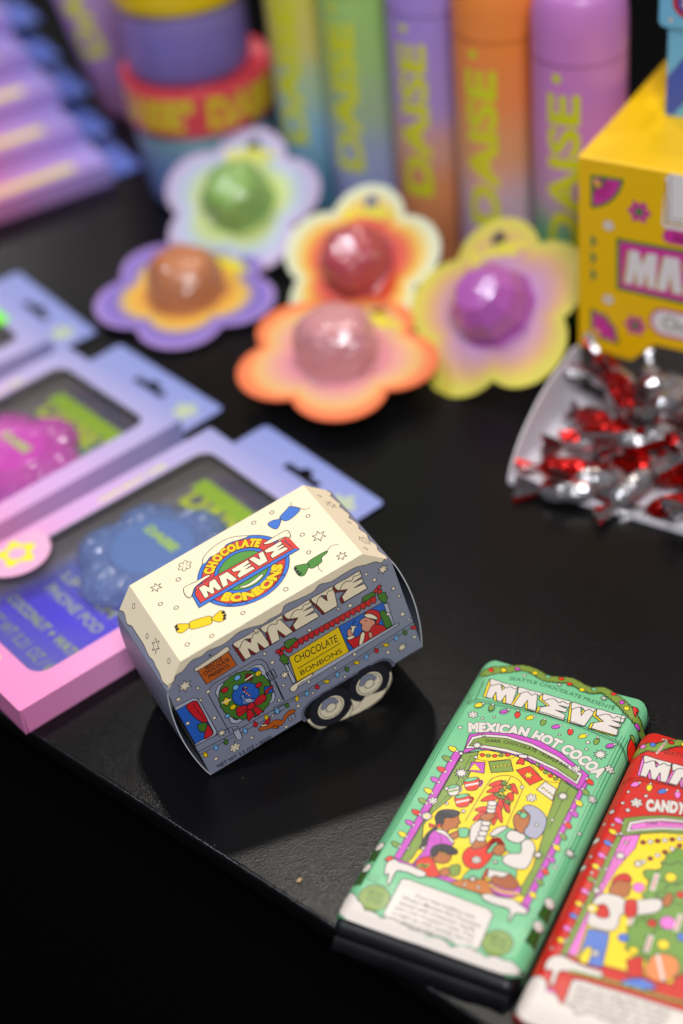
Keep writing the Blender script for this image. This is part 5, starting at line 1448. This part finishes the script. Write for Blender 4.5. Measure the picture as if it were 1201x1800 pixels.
def sweets():
    yaw = R(-34); U = Vector((math.cos(yaw), math.sin(yaw), 0)); V = Vector((-math.sin(yaw), math.cos(yaw), 0)); O = Vector((150, 833, 0))
    SIL = (0.42, 0.41, 0.42); RD = lin('#b00e0a')
    rnd = random.Random(11)

    def sweet(label, loc, rot, red_ends, L=16, r=7.8):
        t = thing('wrapped_sweet', label, 'sweet', loc, rot, 'foil-wrapped sweets heaped in the tray')
        mb = MB(); seg = 18; nn = 9; vs = []
        for k in range(nn):
            x = -L + 2 * L * k / (nn - 1); rr = r * (1 - .75 * abs(x / L) ** 4)
            for j in range(seg):
                an = 2 * math.pi * j / seg; q = rr * (1 + rnd.uniform(-.06, .06)); vs.append((x + rnd.uniform(-.3, .3), q * math.cos(an), q * math.sin(an) * .85))
        a0 = rnd.random() * 6.28; wd = rnd.uniform(1.6, 4.2)
        for k in range(nn - 1):
            for j in range(seg):
                an = (2 * math.pi * j / seg - a0 + .5 * k / nn) % 6.28; c = RD if an < wd * 1.0 + .9 else SIL
                i = [k * seg + j, k * seg + (j + 1) % seg, (k + 1) * seg + (j + 1) % seg, (k + 1) * seg + j]
                mb.face([vs[x] for x in i][::-1], c, rnd.random() < .7)
        # dark lettering blocks printed along the red stripe
        for q in range(4):
            an = a0 + wd * .5; x = -6 + q * 4
            mb.face([(x + dx, (r + .25) * math.cos(an + da), (r + .25) * math.sin(an + da) * .85) for dx, da in ((0, -.22), (2.2, -.22), (2.2, .22), (0, .22))], lin('#2a1414'))
        mb.build('wrapper', 'foil', t)
        for sg in (-1, 1):
            mb = MB(); n2 = 14; vs = []
            FL = rnd.uniform(10, 15)
            for k in range(5):
                q = k / 4; x = sg * (L - 1 + FL * q); w_ = 1.8 + 6.4 * q ** .8
                for j in range(n2):
                    y = w_ * (2 * j / (n2 - 1) - 1); z = (1.1 + 1.6 * q) * (1 if j % 2 else -1) + rnd.uniform(-.8, .8) * q
                    vs.append((x + sg * rnd.uniform(-.6, 1.6) * q, y, z))
            for k in range(4):
                for j in range(n2 - 1):
                    c = RD if (red_ends and j % 5 > 1) or (not red_ends and j % 7 == 0) else SIL
                    i = [k * n2 + j, k * n2 + j + 1, (k + 1) * n2 + j + 1, (k + 1) * n2 + j]; mb.face([vs[x] for x in i], c, False)
            mb.build('twisted_end', 'foil', t)
        return t
    k = 0
    seen = ['at the tray corner', 'on the tray lip', 'against the white side', 'under the yellow flap']
    spots = []
    for row in range(5):
        f = 86 - row * 18
        for col in range(5):
            e_ = 30 + col * 21 + (row % 2) * 8 + rnd.uniform(-4, 4)
            spots.append((e_, -f + rnd.uniform(-4, 4), 9 + row * 5 + rnd.uniform(-1.5, 2.0)))
    for row in range(2):
        for col in range(3):
            spots.append((42 + col * 28 + rnd.uniform(-5, 5), -58 + row * 30 + rnd.uniform(-4, 4), 24 + row * 9 + rnd.uniform(-2, 2)))
    wx = ['plain silver', 'mostly silver', 'half red', 'mostly red']
    rows = ['front row by the tray lip', 'second row from the tray lip', 'third row from the tray lip', 'fourth row from the tray lip', 'fifth row from the tray lip', 'back row under the yellow box front']
    cols = ['first from the white side', 'second from the white side', 'third from the white side', 'fourth from the white side', 'fifth from the white side']
    for i, (e_, f, z) in enumerate(spots):
        p = O + U * e_ + V * f
        if i < 25: lab = 'foil sweet, %s, %s' % (rows[i // 5], cols[i % 5])
        else: j = i - 25; lab = 'foil sweet on top of the heap, %s, %s' % (('near', 'far')[j // 3] + ' part', cols[j % 3])
        sweet(lab, (p.x, p.y, z), (rnd.uniform(0, 6.28), rnd.uniform(-.35, .35), yaw + rnd.choice([.5, -.6, 1.2, 2.2, .1]) + rnd.uniform(-.4, .4)), rnd.random() < .55)
    for q in ((30, 20), (58, 14), (86, 20), (44, 36), (72, 36)):
        p = O + U * q[0] - V * q[1]
        sweet('foil sweet heaped highest by the box front, %s' % {30: 'first from the white side', 58: 'second from the white side', 86: 'third from the white side', 44: 'lower, toward the white side', 72: 'lower, away from the white side'}[q[0]], (p.x, p.y, 31 - q[1] * .1), (rnd.uniform(0, 6.28), rnd.uniform(-.4, .4), yaw + rnd.uniform(-1.2, 1.2)), True)
    p = O + U * 36 - V * 98
    sweet('silver foil sweet spilling over the tray corner', (p.x, p.y, 7), (.4, -.1, yaw + .25), False)


sweets()

# small blue carton on the display box


def blue_carton():
    t = thing('novelty_carton', 'small sky blue carton with a red-framed sign, standing on the yellow box', 'carton', (205.2, 868.5, 156.4), (0, 0, R(-30)))
    B1 = lin('#6fb6dc'); B2 = lin('#3d57b8')
    a = Art(); a.base([(0, 0), (60, 0), (60, 56), (0, 56)], B1)
    a.uvpoly([(0.05, 1), (0.05, 22), (24, 55.9), (46, 55.9), (4, .6)], B2, .3, lin('#2c4690'))
    a.text('NET WT 2.2 OZ', (10, 5), (40, 5), 3.0, lin('#20304a'), 0, uv=True)
    mb = MB(); a.bake(mb, plane((0, 0, 0), (1, 0, 0), (0, 0, 1), (0, -1, 0))); mb.box((0, .1, 0), (60, 34, 56), B1); mb.build('carton_body', 'carton', t)
    a = Art(); a.base(rrect(-5, 52, 66, 112, 4), B1)
    RD = lin('#c8141e')
    for ins, c in ((0, RD), (3, B2), (6, lin('#4d7a2c')), (9, lin('#f2d810')), (11, RD)): a.uvpoly(rrect(2.5 + ins, 58 + ins, 59 - ins, 108 - ins, max(1, 9 - ins)), c, .3)
    a.uvpoly([(12 + 7 * math.cos(i * .3), 67 + 7 * math.sin(i * .3)) for i in range(21)], B2, .3)
    a.uvpoly([(12 + (4.2 + 1 * math.cos(7 * t_)) * math.cos(t_), 67 + (4.2 + 1 * math.cos(7 * t_)) * math.sin(t_)) for t_ in [2 * math.pi * k / 42 for k in range(42)]], lin('#f3e2c8'), .25, RD)
    for c in ((2, 84), (1.5, 56.5)): a.uvpoly([(c[0] + 1.6 * math.cos(i), c[1] + 1.1 * math.sin(i)) for i in range(6)], lin('#e8dcd0'), .2)
    mb = MB(); a.bake(mb, plane((0, -1.6, 0), (1, 0, 0), (0, 0, 1), (0, -1, 0)))
    o = rrect(-5, 52, 66, 112, 4)
    for i in range(len(o)): p, q = o[i], o[(i + 1) % len(o)]; mb.face([(p[0], -1.6, p[1]), (p[0], -.3, p[1]), (q[0], -.3, q[1]), (q[0], -1.6, q[1])], B1)
    mb.face([(p[0], -.3, p[1]) for p in o], B1)
    mb.build('sign_panel', 'board', t)


blue_carton()

# crumb on the table
mb = MB(); mb.lathe([(.1, 0), (1.0, .2), (1.2, .8), (.6, 1.3), (.1, 1.4)], lin('#c9a878'), 8, wob=lambda a_, z: 1 + .3 * math.sin(2 * a_)); o = mb.build('crumb', 'white_card')
o.location = (-37 * S, 488 * S, 0); o['label'] = 'tiny pale crumb on the black table near its front edge'; o['category'] = 'crumb'
